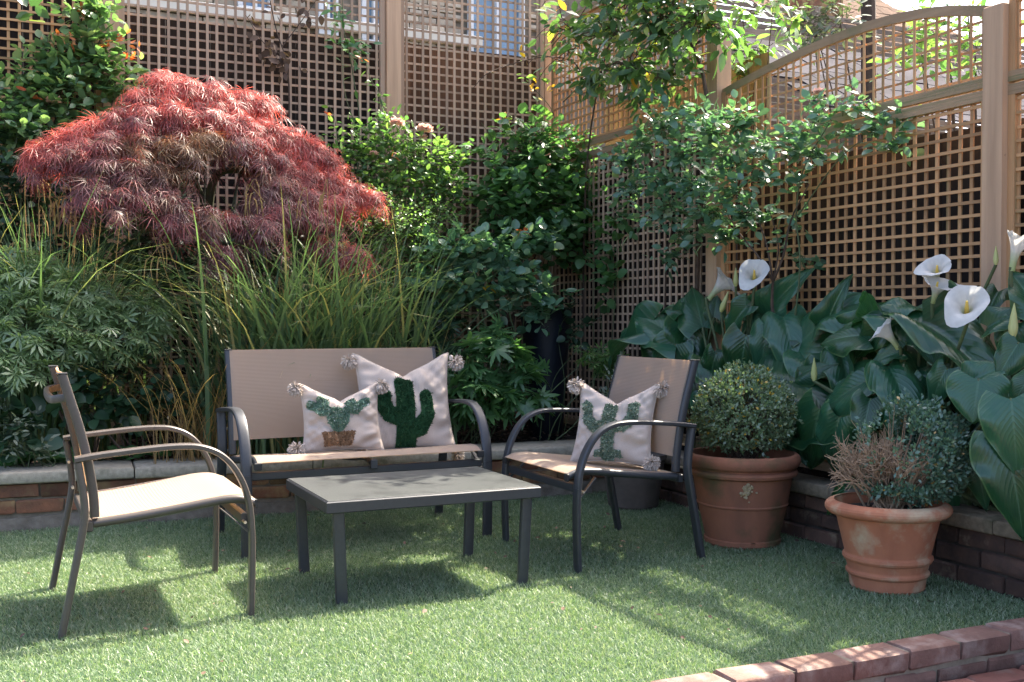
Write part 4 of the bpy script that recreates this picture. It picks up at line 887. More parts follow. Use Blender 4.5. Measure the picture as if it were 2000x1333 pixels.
cb = thing('calla_lily', 'large calla lily clump with many white flowers, behind the half bare box', 'plant', (3.66, 3.35, .25)); rb_ = lambda: (3.66 + rng.normal() * .04, 3.35 + rng.normal() * .28, .26)
for a in [(1695, 655, 1592, 655, 3.45, 3.36, 0, 1.2), (1912, 742, 1898, 822, 3.30, 3.24, 5, 1.9), (1895, 748, 1960, 700, 3.34, 3.36, 1, 1.1), (1800, 632, 1965, 700, 3.50, 3.32, 1, .6), (1690, 745, 1580, 800, 3.45, 3.36, 0, 1.0), (1735, 715, 1790, 790, 3.42, 3.30, 4, .9),
          (1602, 800, 1555, 930, 3.38, 3.34, 2, 1.0), (1640, 815, 1600, 940, 3.40, 3.36, 4, .9), (1975, 780, 1990, 915, 3.25, 3.2, 2, 1.2), (1960, 860, 2010, 1010, 3.28, 3.22, 4, 1.1), (1850, 640, 1890, 590, 3.58, 3.62, 3, 1.0), (1720, 640, 1660, 640, 3.55, 3.48, 3, .8),
          (1930, 640, 2010, 590, 3.45, 3.5, 1, .9), (1700, 780, 1680, 860, 3.38, 3.3, 0, 1.1), (1660, 760, 1600, 770, 3.48, 3.4, 2, 1.0), (1850, 720, 1800, 790, 3.36, 3.28, 4, 1.0), (1760, 690, 1690, 700, 3.45, 3.36, 1, 1.0), (1790, 600, 1830, 660, 3.6, 3.45, 2, 1.1),
          (1990, 670, 1940, 740, 3.42, 3.34, 0, 1.1), (2010, 740, 1960, 800, 3.36, 3.3, 2, 1.1), (1565, 730, 1625, 700, 3.5, 3.52, 5, .9), (1570, 850, 1630, 830, 3.46, 3.4, 0, 1.0), (1700, 700, 1740, 640, 3.58, 3.6, 5, 1.0), (1890, 850, 1930, 950, 3.42, 3.36, 4, 1.0), (1950, 570, 1920, 620, 3.6, 3.5, 3, 1.0),
          (1650, 955, 1585, 985, 3.30, 3.26, 2, .9), (1530, 820, 1570, 870, 3.46, 3.4, 2, 1.0), (1840, 900, 1870, 980, 3.5, 3.46, 4, 1.0), (1760, 780, 1720, 850, 3.42, 3.36, 2, 1.1)]:
    L2(cb, *a, root=rb_())
fill_callas(cb, 12, (1600, 1780), (620, 800), (3.48, 3.68), (3.66, 3.35)); fill_callas(cb, 16, (1800, 2010), (690, 860), (3.46, 3.66), (3.66, 3.2)); fill_callas(cb, 5, (1985, 2040), (600, 700), (3.50, 3.64), (3.66, 3.0))
p0 = atx(1888, 628, 3.38); flower(cb, p0, UP * .75 + tc(p0) * .8, np.array([-.5, .1, -.7]), .155, 1.1, rb_(), 'spathe', .35)
p0 = atx(1822, 592, 3.48); flower(cb, p0, UP * .8 + tc(p0) * .6 + np.array([.25, 0, 0]), np.array([.8, -.6, .35]), .135, 1.05, rb_(), 'spathe', .8)
p0 = atx(1830, 550, 3.52); flower(cb, p0, UP * .75 + tc(p0) * .75, np.array([-.6, .3, .2]), .125, 1.0, rb_(), 'spathe', .5)
p0 = atx(1755, 682, 3.42); flower(cb, p0, np.array([-.45, .25, .8]), np.array([-.7, .6, -.1]), .15, .6, rb_(), 'spathe', .9)
p0 = atx(1976, 530, 3.50); flower(cb, p0, np.array([.1, -.1, 1.0]), np.array([.5, -.4, .5]), .17, .42, rb_(), 'spathe', 1.3)
p0 = atx(1945, 518, 3.52); bud(cb, p0, (0, 0, 1), .075, rb_())
p0 = atx(1590, 745, 3.42); bud(cb, p0, (0, 0, 1), .11, rb_())
p0 = atx(1978, 660, 3.42); bud(cb, p0, (.05, 0, 1), .13, rb_())

# ================================================================== red maple
def maple():
    Y = 6.55; base = (1.12, 6.75, .26); t = thing('red_maple', 'weeping red maple with lacy crimson and bronze leaves in the back bed', 'tree', base)
    # boughs: (u, v, half width in photo px, depth, tint 0 new red .. 1 purple .. 2 bronze)
    pads = [(318, 158, 62, 6.6, 0), (365, 168, 60, 6.5, 0), (420, 178, 60, 6.5, 0), (475, 190, 55, 6.6, 0), (510, 200, 45, 6.6, 0), (275, 192, 55, 6.55, 0), (290, 225, 70, 6.4, .5), (345, 222, 70, 6.35, .3), (405, 228, 70, 6.35, .3), (462, 238, 70, 6.4, .2), (520, 252, 70, 6.45, .1), (570, 270, 62, 6.5, 0), (612, 290, 55, 6.5, 0), (640, 312, 45, 6.5, 0),
            (232, 235, 60, 6.5, .1), (190, 250, 60, 6.5, 0), (140, 268, 62, 6.5, 0), (112, 286, 56, 6.5, 0), (78, 300, 40, 6.5, 0), (215, 275, 70, 6.35, .6), (150, 300, 65, 6.4, .7), (118, 315, 55, 6.4, .6), (280, 280, 75, 6.3, 1.6), (345, 285, 75, 6.25, 2), (410, 272, 66, 6.25, 2), (470, 278, 66, 6.3, 1.2), (530, 312, 72, 6.35, .4), (585, 332, 66, 6.4, .2), (640, 352, 60, 6.4, .1), (685, 372, 55, 6.4, 0), (722, 388, 45, 6.4, 0),
            (205, 325, 70, 6.25, 1), (262, 335, 66, 6.2, 1), (320, 338, 60, 6.2, 1.7), (190, 372, 62, 6.15, 1), (245, 385, 66, 6.1, 1), (305, 385, 66, 6.1, 1), (340, 405, 50, 6.1, 1), (520, 352, 45, 6.25, 1.6), (545, 370, 66, 6.2, .9), (600, 388, 64, 6.2, .6), (655, 402, 55, 6.25, .2), (500, 398, 56, 6.15, 1.2), (555, 415, 66, 6.1, .9), (610, 425, 58, 6.15, .6), (400, 425, 55, 6.05, 1), (455, 435, 60, 6.05, 1), (360, 432, 50, 6.05, 1), (510, 445, 50, 6.0, 1), (440, 500, 40, 5.95, 1), (690, 498, 45, 6.1, .3), (640, 490, 40, 6.1, .6)]
    tn = {0: (.34, .108, .092), 1: (.115, .058, .066), 2: (.165, .10, .04)}
    P = []; D = []; N = []; Z = []; T = []
    ends = []; tips = []
    for (u, v, hw, y, k) in pads:
        c = aty(u, v, y); ppm = F / (y * .95); rx = hw / ppm; ends.append(c - np.array([0, 0, .03]))
        for q0 in range(11):                             # drooping branchlets fan out from each bough
            a = 2 * math.pi * (q0 + rng.random()) / 11; ln = rx * rng.uniform(.45, 1.3); n = int(13 * ln / .2) + 3
            f_ = np.sort(rng.random(n)); dx, dy = math.cos(a), math.sin(a) * .8
            p = c + np.stack([dx * ln * f_, dy * ln * f_, .045 * np.sin(f_ * 2.4) - .19 * f_ ** 2 * ln / .2], 1) + rng.normal(size=(n, 3)) * [.014, .014, .024]
            P.append(p); D.append(np.stack([dx * (.5 + .6 * f_), dy * (.5 + .6 * f_) - .15, -.15 - .75 * f_ ** 1.5], 1) + rng.normal(size=(n, 3)) * .30)
            N.append(np.stack([dx * .5 * f_, dy * .5 * f_ - .2, np.ones(n)], 1) + rng.normal(size=(n, 3)) * .28)
            Z.append(rng.uniform(.045, .105, n)); kk = np.clip(k * .9 + .10 + rng.normal() * .22 + rng.normal(size=n) * .25 - (f_ > .8) * .15, 0, 2); lo = np.minimum(np.floor(kk).astype(int), 1); f = (kk - lo)[:, None]
            T.append(np.array([tn[i] for i in lo]) * (1 - f) + np.array([tn[i + 1] for i in lo]) * f); tips.append((c, c + np.array([dx * ln * .8, dy * ln * .8, -.06 * ln / .2])))
    leaves(t, DISS, np.concatenate(P), np.concatenate(D), np.concatenate(N), np.concatenate(Z), 'maple', tint=np.concatenate(T))
    o3 = np.array(base); top = aty(405, 300, 6.6)
    stems(t, [[o3, aty(412, 470, 6.7), aty(408, 400, 6.6), aty(422, 345, 6.6), aty(455, 332, 6.55), aty(500, 345, 6.5)], [aty(410, 420, 6.62), aty(380, 350, 6.6), aty(345, 250, 6.55)]], [.035, .022], 'moss', 'trunk', .5, 8)
    q = MB()
    for e in ends:
        s = aty(*( (400, 330) if e[0] < 1.1 else (470, 335)), 6.58); m = s * .5 + e * .5 + np.array([0, 0, .06]); q.tube(crv([Vector(s - o3), Vector(m - o3), Vector(e - o3)], 4), .007, 5, [1.3 - i * .12 for i in range(9)])
    for c0, c1 in tips: q.tube([Vector(c0 - o3), Vector((c0 + c1) / 2 - o3 + np.array([0, 0, .03])), Vector(c1 - o3)], .0022, 3)
    child('branches', q.mesh('branches'), 'moss', t)
maple()

# ================================================================== sedges
def ribbon_blades(base, n, spread, Lr, wd, lean, arch, seg=7, dirbias=(0, 0)):
    b = np.array(base) + np.stack([rng.normal(size=n) * spread[0], rng.normal(size=n) * spread[1], np.zeros(n)], 1)
    a = rng.uniform(0, 2 * math.pi, n); ln = rng.uniform(*Lr, n); le = np.abs(rng.normal(size=n)) * lean; h = np.stack([np.cos(a) + dirbias[0], np.sin(a) + dirbias[1], np.zeros(n)], 1)
    ar = rng.uniform(arch * .4, arch * 1.5, n); Vs = []; X = nrm(np.cross(h, [0, 0, 1])); tw = rng.normal(size=n) * .6
    W = rng.uniform(.6, 1.2, n) * wd
    for s in range(seg + 1):
        t = s / seg; p = b + UP * (ln * (t - ar * .55 * t ** 3))[:, None] + h * (ln * (le * t + ar * .75 * t ** 2.4))[:, None]
        xw = X * np.cos(tw * t)[:, None] + np.array([0, 0, 1]) * np.sin(tw * t)[:, None] * .4; ww = W * (.55 + .45 * math.sin(math.pi * min(1, t + .25))) * (1 - t ** 4) + .0004
        Vs += [p - xw * (ww / 2)[:, None], p + xw * (ww / 2)[:, None]]
    V = np.stack(Vs, 1).reshape(-1, 3); k = 2 * (seg + 1); f = np.array([(2 * i, 2 * i + 1, 2 * i + 3, 2 * i + 2) for i in range(seg)])
    return V, (f[None] + (np.arange(n) * k)[:, None, None]).reshape(-1, 4), b
def sedge(label, base, n, spread, Lr, wd, lean, arch, ncat, catL, ndry=0, catpts=()):
    t = thing('sedge', label, 'ornamental grass', base); o3 = np.array(base)
    V, Fc, _ = ribbon_blades((0, 0, 0), n, spread, Lr, wd, lean, arch); kind(child('blades', npmesh('blades', V, Fc), 'sedge', t), 'stuff')
    if ndry: V, Fc, _ = ribbon_blades((0, 0, 0), ndry, spread, (Lr[0] * .6, Lr[1] * .75), wd * .6, lean * 2.2, arch * 1.3); kind(child('dry_blades', npmesh('dry_blades', V, Fc), 'sedge_dry', t), 'stuff')
    mc = 'catkin'
    heads = [np.array([rng.normal() * spread[0] * 1.5, rng.normal() * spread[1], rng.uniform(*catL)]) for _ in range(ncat)] + [np.array(c) - o3 for c in catpts]
    for hd in heads:
        b = hd * np.array([.45, .45, 0]); k = MB(); sgn = rng.choice([-1, 1]); mid = b * .4 + hd * .6 + np.array([0, 0, .12]); end = hd + np.array([sgn * rng.uniform(.03, .12), rng.normal() * .03, -.02])
        k.tube(crv([Vector(b), Vector(mid * np.array([1, 1, .8])), Vector(hd + np.array([0, 0, .03])), Vector(end)], 5), .0018, 4); st = child('stalk', k.mesh('stalk'), 'catkin', t)
        c = MB()
        for j in range(rng.integers(2, 4)):
            s0 = hd * (1 - .0 * j) + (end - hd) * (.4 + .3 * j); L_ = rng.uniform(.09, .17); c.tube(crv([Vector(s0), Vector(s0 + np.array([sgn * .012, 0, -.01])), Vector(s0 + np.array([sgn * .02, 0, -L_ * .5])), Vector(s0 + np.array([sgn * .018 + rng.normal() * .006, 0, -L_]))], 3), .0036, 5, [.6, .8, .9, 1, 1, 1, .9, .8, .5, .2])
        child('catkin', c.mesh('catkin'), 'catkin', st)
p_ = lambda u, v, y: tuple(aty(u, v, y))
sedge('tall green weeping sedge with hanging catkins at the left edge', (.22, 6.55, .25), 800, (.17, .10), (1.0, 1.8), .017, .12, .45, 16, (1.2, 1.75), 15)
sedge('big arching sedge clump with golden catkins behind the bench', (1.66, 6.12, .25), 1250, (.27, .13), (.75, 1.8), .021, .15, .55, 6, (.75, 1.1), 70,
      [p_(u, v, 6.05) for u, v in ((425, 530), (480, 385), (505, 375), (555, 450), (600, 390), (640, 375), (625, 480), (655, 470), (545, 560), (590, 515), (740, 560), (775, 520), (700, 560), (460, 560), (520, 600), (685, 590), (640, 600), (330, 500), (300, 470), (410, 540))])
V, Fc, _ = ribbon_blades((0, 0, 0), 150, (.12, .06), (.5, .85), .006, .5, .5)
t = thing('dead_grass', 'collapsed brown dry grass stalks left of the bench', 'ornamental grass', (.98, 6.0, .26)); kind(child('blades', npmesh('blades', V, Fc), 'sedge_dry', t), 'stuff')

# ================================================================== shrubs and climbers
def E(u, v, y, ru, rv, rd=.12, f=aty):
    c = f(u, v, y); k = (c - CAM) @ _fw / F; return (c, (ru * k, rd, rv * k)) if f is aty else (c, (rd, ru * k * 1.15, rv * k))
def bush(name, label, cat, base, blobs, n, tpl, m, size, n_ind=0, per=5, gap=.03, stem_r=.006, stem_m='stem', nstem=5, lift=.35, down=0.0, jit=.5, hug=(.6, 1.05), wx=1.0, tw=True):
    t = thing(name, label, cat, base); Pp, D, N, Sz, T = sprays(blobs, n, per, size, gap, lift, jit, hug=hug, down=down)
    leaves(t, tpl, Pp, D, N, Sz, m, n_ind); o3 = np.array(base)
    if tw: twigs(t, T, .0022, stem_m)
    if nstem:
        pths = []
        for b in [blobs[i % len(blobs)] for i in range(nstem)]:
            c = np.array(b[0]); s = o3 + np.array([rng.normal() * .05, rng.normal() * .04, 0]); pths.append([s, s * .6 + c * .4 + rng.normal(size=3) * .04, c * .8 + s * .2 + rng.normal(size=3) * .03, c])
        stems(t, pths, stem_r, stem_m)
    return t
def extra_leaves(t, pts, tpl, m, size, spread, n, part='leaf'):
    for p in pts:
        k = np.array(p) + rng.normal(size=(n, 3)) * spread
        leaves(t, tpl, k, rng.normal(size=(n, 3)) * [1, 1, .6] + [0, 0, -.2], rng.normal(size=(n, 3)) * .5 + [0, -.4, .7], size * rng.uniform(.7, 1.3, n), m, n)
def bloom(t, c, r, m='peach'):
    o3 = np.array(t.location); q = MB(); c = np.array(c) - o3
    for ring, (n, tilt, rr) in enumerate(((3, 1.25, .35), (5, .95, .6), (7, .6, .85), (8, .2, 1.0), (7, -.2, .95))):
        for i in range(n):
            a = 2 * math.pi * (i + .5 * (ring % 2)) / n + rng.normal() * .15; d = np.array([math.cos(a), math.sin(a), 0]); out = d * math.cos(tilt) + UP * math.sin(tilt); s = np.cross(UP, d); L_ = r * rr * rng.uniform(.9, 1.1); w_ = r * .55
            V = []
            for j, (tt, ww, cu) in enumerate(((0, .25, 0), (.45, .9, .10), (.85, .95, .16), (1.05, .55, .10))):
                for e in (-1, 0, 1): V.append(c + out * L_ * tt + s * w_ * ww * e + np.cross(s, out) * (-(abs(e) * .16) + cu) * r)
            b = len(q.v); q.add(V, [(j * 3 + i2, j * 3 + i2 + 1, j * 3 + i2 + 4, j * 3 + i2 + 3) for j in range(3) for i2 in (0, 1)])
    child('bloom', q.mesh('bloom', 60), m, t)
def shoot(t, pts, tpl, m, size, n, stem_m='stem', r=.003, yellow=0):
    """a single upright shoot with leaves along it"""
    c = crv(pts, 6); o3 = np.array(t.location); q = MB(); q.tube([p - Vector(o3) for p in c], r, 5, [1.2 - .8 * i / (len(c) - 1) for i in range(len(c))]); child('shoot', q.mesh('shoot'), stem_m, t)
    k = rng.uniform(.15, 1, n); P = np.array([c[min(int(x * (len(c) - 1)), len(c) - 1)] for x in k]); D = rng.normal(size=(n, 3)) * [1, .8, .35]; P = P + nrm(D) * .015
    leaves(t, tpl, P, D, rng.normal(size=(n, 3)) * .4 + [0, -.15, .8], size * rng.uniform(.6, 1.25, n), m, n)

# climbing rose, top left
cr = bush('climbing_rose', 'climbing rose with red new shoots and one pink bloom, top left corner', 'rose', (.35, 7.15, .25),
     [E(190, 120, 7.12, 60, 60, .1), E(120, 190, 7.1, 70, 60, .12), E(40, 190, 7.1, 60, 60, .12), E(170, 30, 7.12, 50, 35, .08), E(70, 260, 7.05, 75, 50, .12), E(225, 165, 7.1, 45, 45, .1), E(110, 130, 7.15, 50, 45, .08), E(20, 240, 7.0, 50, 60, .12)],
     340, OVATE, 'rose_l', .070, 170, 5, .034, .008, 'bark', 6, hug=(.3, 1.05))
bloom(cr, aty(104, 196, 6.98), .045); extra_leaves(cr, [p_(235, 75, 7.0), p_(262, 95, 6.98), p_(160, 20, 7.05), p_(258, 108, 7.0), p_(70, 178, 6.98), p_(132, 70, 7.0), p_(210, 88, 7.0)], NARROW, 'red_l', .05, .018, 6)
extra_leaves(cr, [p_(60, 15, 6.95), p_(78, 22, 6.95), p_(50, 40, 6.95)], OVATE, 'climb', .11, .03, 2)
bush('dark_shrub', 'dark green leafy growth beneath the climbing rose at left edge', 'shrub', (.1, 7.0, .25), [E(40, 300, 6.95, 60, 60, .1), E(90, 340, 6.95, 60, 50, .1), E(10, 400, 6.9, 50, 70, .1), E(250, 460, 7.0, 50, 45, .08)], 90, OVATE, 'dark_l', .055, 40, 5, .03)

# peach rose bush in the middle
pr = bush('rose_bush', 'bright green rose bush with two peach blooms, beside the maple', 'rose', (2.35, 6.85, .25),
     [E(760, 290, 6.9, 65, 45, .14), E(830, 320, 6.85, 70, 50, .15), E(720, 330, 6.85, 50, 45, .12), E(780, 370, 6.8, 70, 50, .15), E(860, 380, 6.8, 50, 55, .14), E(690, 290, 6.95, 40, 40, .1), E(740, 250, 6.95, 45, 30, .1), E(880, 320, 6.9, 35, 40, .1)],
     380, OVATE, 'lime_l', .046, 150, 5, .027, .007, 'stem', 6, hug=(.3, 1.18))
for u, v, r in ((776, 240, .05), (831, 252, .055), (730, 300, .03), (826, 268, .03)): bloom(pr, aty(u, v, 6.75), r)
for pts, n in (([(752, 260), (742, 190), (722, 150), (712, 110)], 16), ([(705, 300), (690, 235), (672, 170), (664, 20)], 4), ([(770, 250), (745, 200), (745, 180)], 8), ([(660, 300), (655, 240), (640, 200)], 8)):
    shoot(pr, [aty(u, v, 7.0) for u, v in pts], OVATE, 'lime_l', .05, n)
extra_leaves(pr, [p_(640, 225, 6.95), p_(770, 295, 6.75), p_(705, 118, 7.0)], NARROW, 'red_l', .04, .012, 4)
ev = thing('evergreen_climber', 'slim evergreen shoot climbing the trellis left of the middle post', 'climber', (2.1, 7.22, .3)); shoot(ev, [(2.1, 7.24, .3), aty(700, 300, 7.24), aty(690, 150, 7.24), aty(672, 60, 7.24), aty(668, -10, 7.24)], NARROW, 'mid_l', .075, 20, r=.005)
P = np.concatenate([aty(u, v, 7.22) + rng.normal(size=(9, 3)) * [.06, .03, .05] for u, v in ((672, 20), (668, 45), (680, 80), (676, 95), (690, 100), (665, 70), (700, 95))])
leaves(ev, NARROW, P, rng.normal(size=P.shape) * [1, .6, .7], rng.normal(size=P.shape) * .4 + [0, -.7, .5], rng.uniform(.05, .085, len(P)), 'mid_l', 30)
dv = thing('dead_climber', 'withered brown climber hanging on the trellis above the maple', 'climber', (1.75, 7.23, .3))
stems(dv, [[(1.75, 7.24, .3), aty(565, 260, 7.25), aty(560, 130, 7.25), aty(540, 60, 7.25), aty(525, -10, 7.25)], [aty(552, 90, 7.25), aty(590, 40, 7.25), aty(625, -10, 7.25)], [aty(560, 110, 7.25), aty(520, 90, 7.25), aty(480, 30, 7.25)]], [.007, .004, .004], 'bark')
P = np.concatenate([aty(u, v, 7.22) + rng.normal(size=(k, 3)) * [.05, .02, .05] for u, v, k in ((540, 110, 16), (560, 130, 14), (520, 95, 10), (483, 35, 5), (588, 35, 6), (622, 5, 6), (535, 25, 5), (505, 80, 6))])
leaves(dv, OVATE, P, rng.normal(size=P.shape) * [.7, .4, .6] - [0, 0, .6], rng.normal(size=P.shape) * .6 + [0, -.8, .2], rng.uniform(.04, .075, len(P)), 'dry_l', 40)
# fine leaved shrub
bush('small_leaved_shrub', 'dense fine leaved green shrub below the peach roses', 'shrub', (2.35, 6.6, .25),
     [E(760, 450, 6.6, 80, 60, .18), E(820, 480, 6.6, 60, 60, .16), E(700, 440, 6.65, 50, 50, .14), E(780, 540, 6.55, 70, 50, .16), E(840, 430, 6.65, 40, 40, .12), E(720, 400, 6.7, 60, 40, .12)], 620, OVATE, 'lime_l', .024, 0, 7, .016, .005, 'bark', 6, hug=(.4, 1.05))
# rounded leaf climbing shrub
rb = bush('leafy_shrub', 'tall mound of broad dark green leaves in front of the corner post', 'shrub', (3.15, 6.85, .25),
     [E(1040, 290, 6.85, 75, 50, .2), E(1000, 340, 6.8, 75, 60, .2), E(1090, 340, 6.85, 75, 60, .2), E(1050, 400, 6.75, 95, 60, .22), E(1120, 430, 6.8, 60, 60, .2), E(970, 400, 6.75, 45, 50, .18), E(1090, 480, 6.75, 80, 45, .2), E(1010, 450, 6.75, 60, 40, .18), E(1140, 380, 6.85, 45, 50, .15)],
     470, ROUND, 'mid_l', .066, 210, 5, .045, .009, 'bark', 6, hug=(.3, 1.18))
for pts, n in (([(1060, 270), (1055, 215), (1050, 190)], 10), ([(1010, 290), (1000, 250), (1010, 215)], 10), ([(1090, 290), (1080, 220), (1040, 170), (1020, 140)], 6), ([(980, 310), (960, 270), (940, 240)], 8)):
    shoot(rb, [aty(u, v, 6.85) for u, v in pts], OVATE, 'lime_l', .07, n)
extra_leaves(rb, [p_(1052, 185, 6.8), p_(1080, 170, 6.85), p_(985, 228, 6.8)], NARROW, 'gold_l', .06, .02, 3)
# bluish rose in the middle
cro = bush('rose_bush', 'bluish leaved rose on bare thorny stems, right of the bench', 'rose', (2.50, 6.35, .25),
     [E(900, 500, 6.4, 70, 40, .16), E(980, 510, 6.35, 65, 45, .18), E(1040, 500, 6.4, 45, 40, .14), E(880, 560, 6.35, 60, 35, .14), E(950, 570, 6.3, 55, 35, .14), E(1010, 560, 6.35, 50, 35, .14), E(850, 600, 6.35, 40, 25, .1), E(1065, 585, 6.25, 35, 22, .1), E(1052, 618, 6.2, 36, 22, .08), E(1095, 596, 6.22, 26, 18, .08), E(1070, 470, 6.45, 40, 30, .1)],
     210, ROUND, 'rose_b', .064, 180, 5, .036, .006, 'stem', 0, hug=(.2, 1.15))
stems(cro, [[(2.5, 6.35, .25), aty(862, 745, 6.3), aty(865, 690, 6.3), aty(930, 620, 6.3), aty(965, 545, 6.3)], [(2.52, 6.35, .25), aty(1000, 700, 6.3), aty(995, 610, 6.3), aty(990, 520, 6.3)], [(2.55, 6.35, .25), aty(1010, 680, 6.35), aty(1020, 560, 6.35), aty(1035, 480, 6.35)], [aty(865, 700, 6.3), aty(870, 620, 6.3), aty(880, 540, 6.3)], [aty(990, 680, 6.2), aty(950, 640, 6.2), aty(938, 600, 6.25)]], [.008, .008, .007, .006, .005], 'stem')
extra_leaves(cro, [p_(1020, 450, 6.3)], NARROW, 'red_l', .06, .02, 4); extra_leaves(cro, [p_(950, 575, 6.2)], OVATE, 'gold_l', .04, .03, 5)
# dissected perennial
bush('monkshood', 'low plant with deeply cut glossy dark leaves, right of the bench', 'plant', (2.62, 6.08, .25),
     [E(960, 720, 6.1, 95, 55, .18), E(930, 770, 6.05, 80, 50, .16), E(1020, 760, 6.05, 70, 50, .16), E(970, 670, 6.15, 50, 35, .12)], 120, ACON, 'mid_l', .12, 120, 2, .05, .004, 'stem', 10, lift=.1, down=.25, hug=(.55, 1.0))
bush('cut_leaf_plant', 'small dark cut-leaf plant tucked behind the bench back', 'plant', (2.2, 6.3, .25), [E(830, 690, 6.3, 50, 50, .1), E(840, 640, 6.35, 40, 30, .1)], 55, ACON, 'dark_l', .10, 0, 2, .05, .004, 'stem', 5, down=.2)
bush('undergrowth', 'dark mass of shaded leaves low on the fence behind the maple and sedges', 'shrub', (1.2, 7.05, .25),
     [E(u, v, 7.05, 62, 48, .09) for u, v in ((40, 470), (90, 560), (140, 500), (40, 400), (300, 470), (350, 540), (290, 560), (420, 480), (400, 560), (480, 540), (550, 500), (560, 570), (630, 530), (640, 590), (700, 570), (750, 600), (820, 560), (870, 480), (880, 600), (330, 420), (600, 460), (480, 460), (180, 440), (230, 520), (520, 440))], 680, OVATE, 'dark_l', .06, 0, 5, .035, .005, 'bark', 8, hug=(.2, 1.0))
# green acer at left
bush('green_maple', 'low green maple with pale star shaped leaves at the left edge', 'shrub', (.45, 6.25, .25),
     [E(60, 560, 6.3, 80, 50, .2), E(130, 590, 6.25, 80, 45, .2), E(30, 640, 6.2, 70, 60, .2), E(120, 660, 6.15, 80, 45, .2), E(220, 600, 6.25, 70, 35, .18), E(210, 660, 6.15, 80, 40, .18), E(290, 620, 6.25, 50, 45, .15), E(40, 720, 6.1, 60, 45, .16), E(20, 520, 6.35, 50, 30, .15)],
     420, ACER, 'acer', .072, 170, 4, .036, .007, 'bark', 6, lift=.05, down=.30, hug=(.6, 1.05))
bush('dark_shrub', 'dark leafy shrub with bare lower stems behind the left armchair', 'shrub', (.75, 6.15, .25), [E(220, 750, 6.15, 80, 45, .16), E(300, 740, 6.15, 60, 50, .16), E(160, 790, 6.1, 50, 40, .12), E(340, 790, 6.1, 45, 40, .12), E(250, 800, 6.1, 60, 35, .12)], 90, ROUND, 'dark_l', .062, 90, 4, .04, .006, 'bark', 9, lift=.1, down=.2)
bush('big_leaf_plant', 'round leaved plant at the left edge beside the chair back', 'plant', (.05, 6.05, .26), [E(15, 780, 6.05, 40, 45, .1), E(30, 840, 6.0, 60, 30, .1)], 22, ROUND, 'dark_l', .085, 20, 3, .05, .005)
bush('wispy_herb', 'thin grey leaved herb at the lower left behind the wall', 'plant', (.2, 5.98, .27), [E(30, 830, 5.95, 40, 40, .08), E(50, 880, 5.92, 50, 25, .08)], 22, NARROW, 'lav', .045, 0, 6, .02, .003)
# rosettes along the coping
for (u, v, lab) in ((30, 902, 'small pale primula rosette on the wall, nearest the left edge'), (125, 892, 'pale primula rosette spilling over the coping beside the left armchair'), (245, 885, 'dark primula rosette under the far armrest of the left armchair'), (318, 872, 'fresh green primula rosette behind the left armchair armrests'), (410, 868, 'bright green primula rosette left of the bench armrest')):
    c = aty(u, v, 6.1); c[2] = .30; t = thing('primula', lab, 'plant', tuple(c)); k = 14; a = rng.uniform(0, 6.28, k); D = np.stack([np.cos(a), np.sin(a), rng.uniform(.1, .9, k)], 1)
    leaves(t, ROUND, np.repeat([c], k, 0) + D * .01, D, np.array([0, -.2, 1]) + rng.normal(size=(k, 3)) * .3 - D * .3, rng.uniform(.07, .12, k), 'mid_l', 9)
# roses on the side fence
fr = bush('fence_rose', 'rose shrub spreading over the side fence beside its second post', 'rose', (3.62, 4.95, .3),
     [E(u, v, x, ru, rv, .09, atx) for u, v, x, ru, rv in ((1290, 250, 3.55, 50, 24), (1350, 225, 3.5, 40, 20), (1390, 262, 3.5, 45, 26), (1440, 245, 3.52, 36, 22), (1250, 290, 3.55, 42, 20), (1215, 315, 3.57, 26, 14), (1330, 300, 3.48, 55, 26), (1420, 310, 3.5, 45, 28), (1475, 300, 3.54, 30, 22), (1290, 350, 3.52, 50, 22), (1365, 355, 3.48, 48, 24), (1440, 370, 3.52, 42, 24), (1495, 350, 3.55, 24, 22), (1240, 365, 3.56, 30, 18), (1300, 405, 3.52, 42, 20), (1380, 415, 3.5, 44, 20), (1455, 425, 3.54, 34, 18), (1330, 455, 3.55, 40, 16), (1270, 440, 3.56, 24, 14), (1410, 460, 3.55, 30, 14), (1310, 500, 3.58, 20, 14))],
     400, OVATE, 'rose_b', .056, 190, 5, .032, .006, 'stem', 0, hug=(.2, 1.3))
stems(fr, [[(3.62, 4.65, .28), atx(1515, 690, 3.6), atx(1508, 600, 3.6), atx(1510, 545, 3.6)], [atx(1510, 550, 3.6), atx(1480, 500, 3.58), atx(1440, 450, 3.56), atx(1400, 380, 3.55)], [atx(1510, 550, 3.6), atx(1530, 500, 3.6), atx(1545, 430, 3.6), atx(1580, 360, 3.6)], [atx(1510, 555, 3.6), atx(1495, 470, 3.58), atx(1460, 380, 3.56)], [(3.65, 5.5, .28), atx(1300, 540, 3.6), atx(1310, 460, 3.58), atx(1330, 330, 3.56)], [atx(1510, 548, 3.6), atx(1520, 480, 3.62), atx(1500, 400, 3.6)]], [.014, .007, .007, .006, .007, .005], 'bark')
bloom(fr, atx(1600, 180, 3.6), .03)
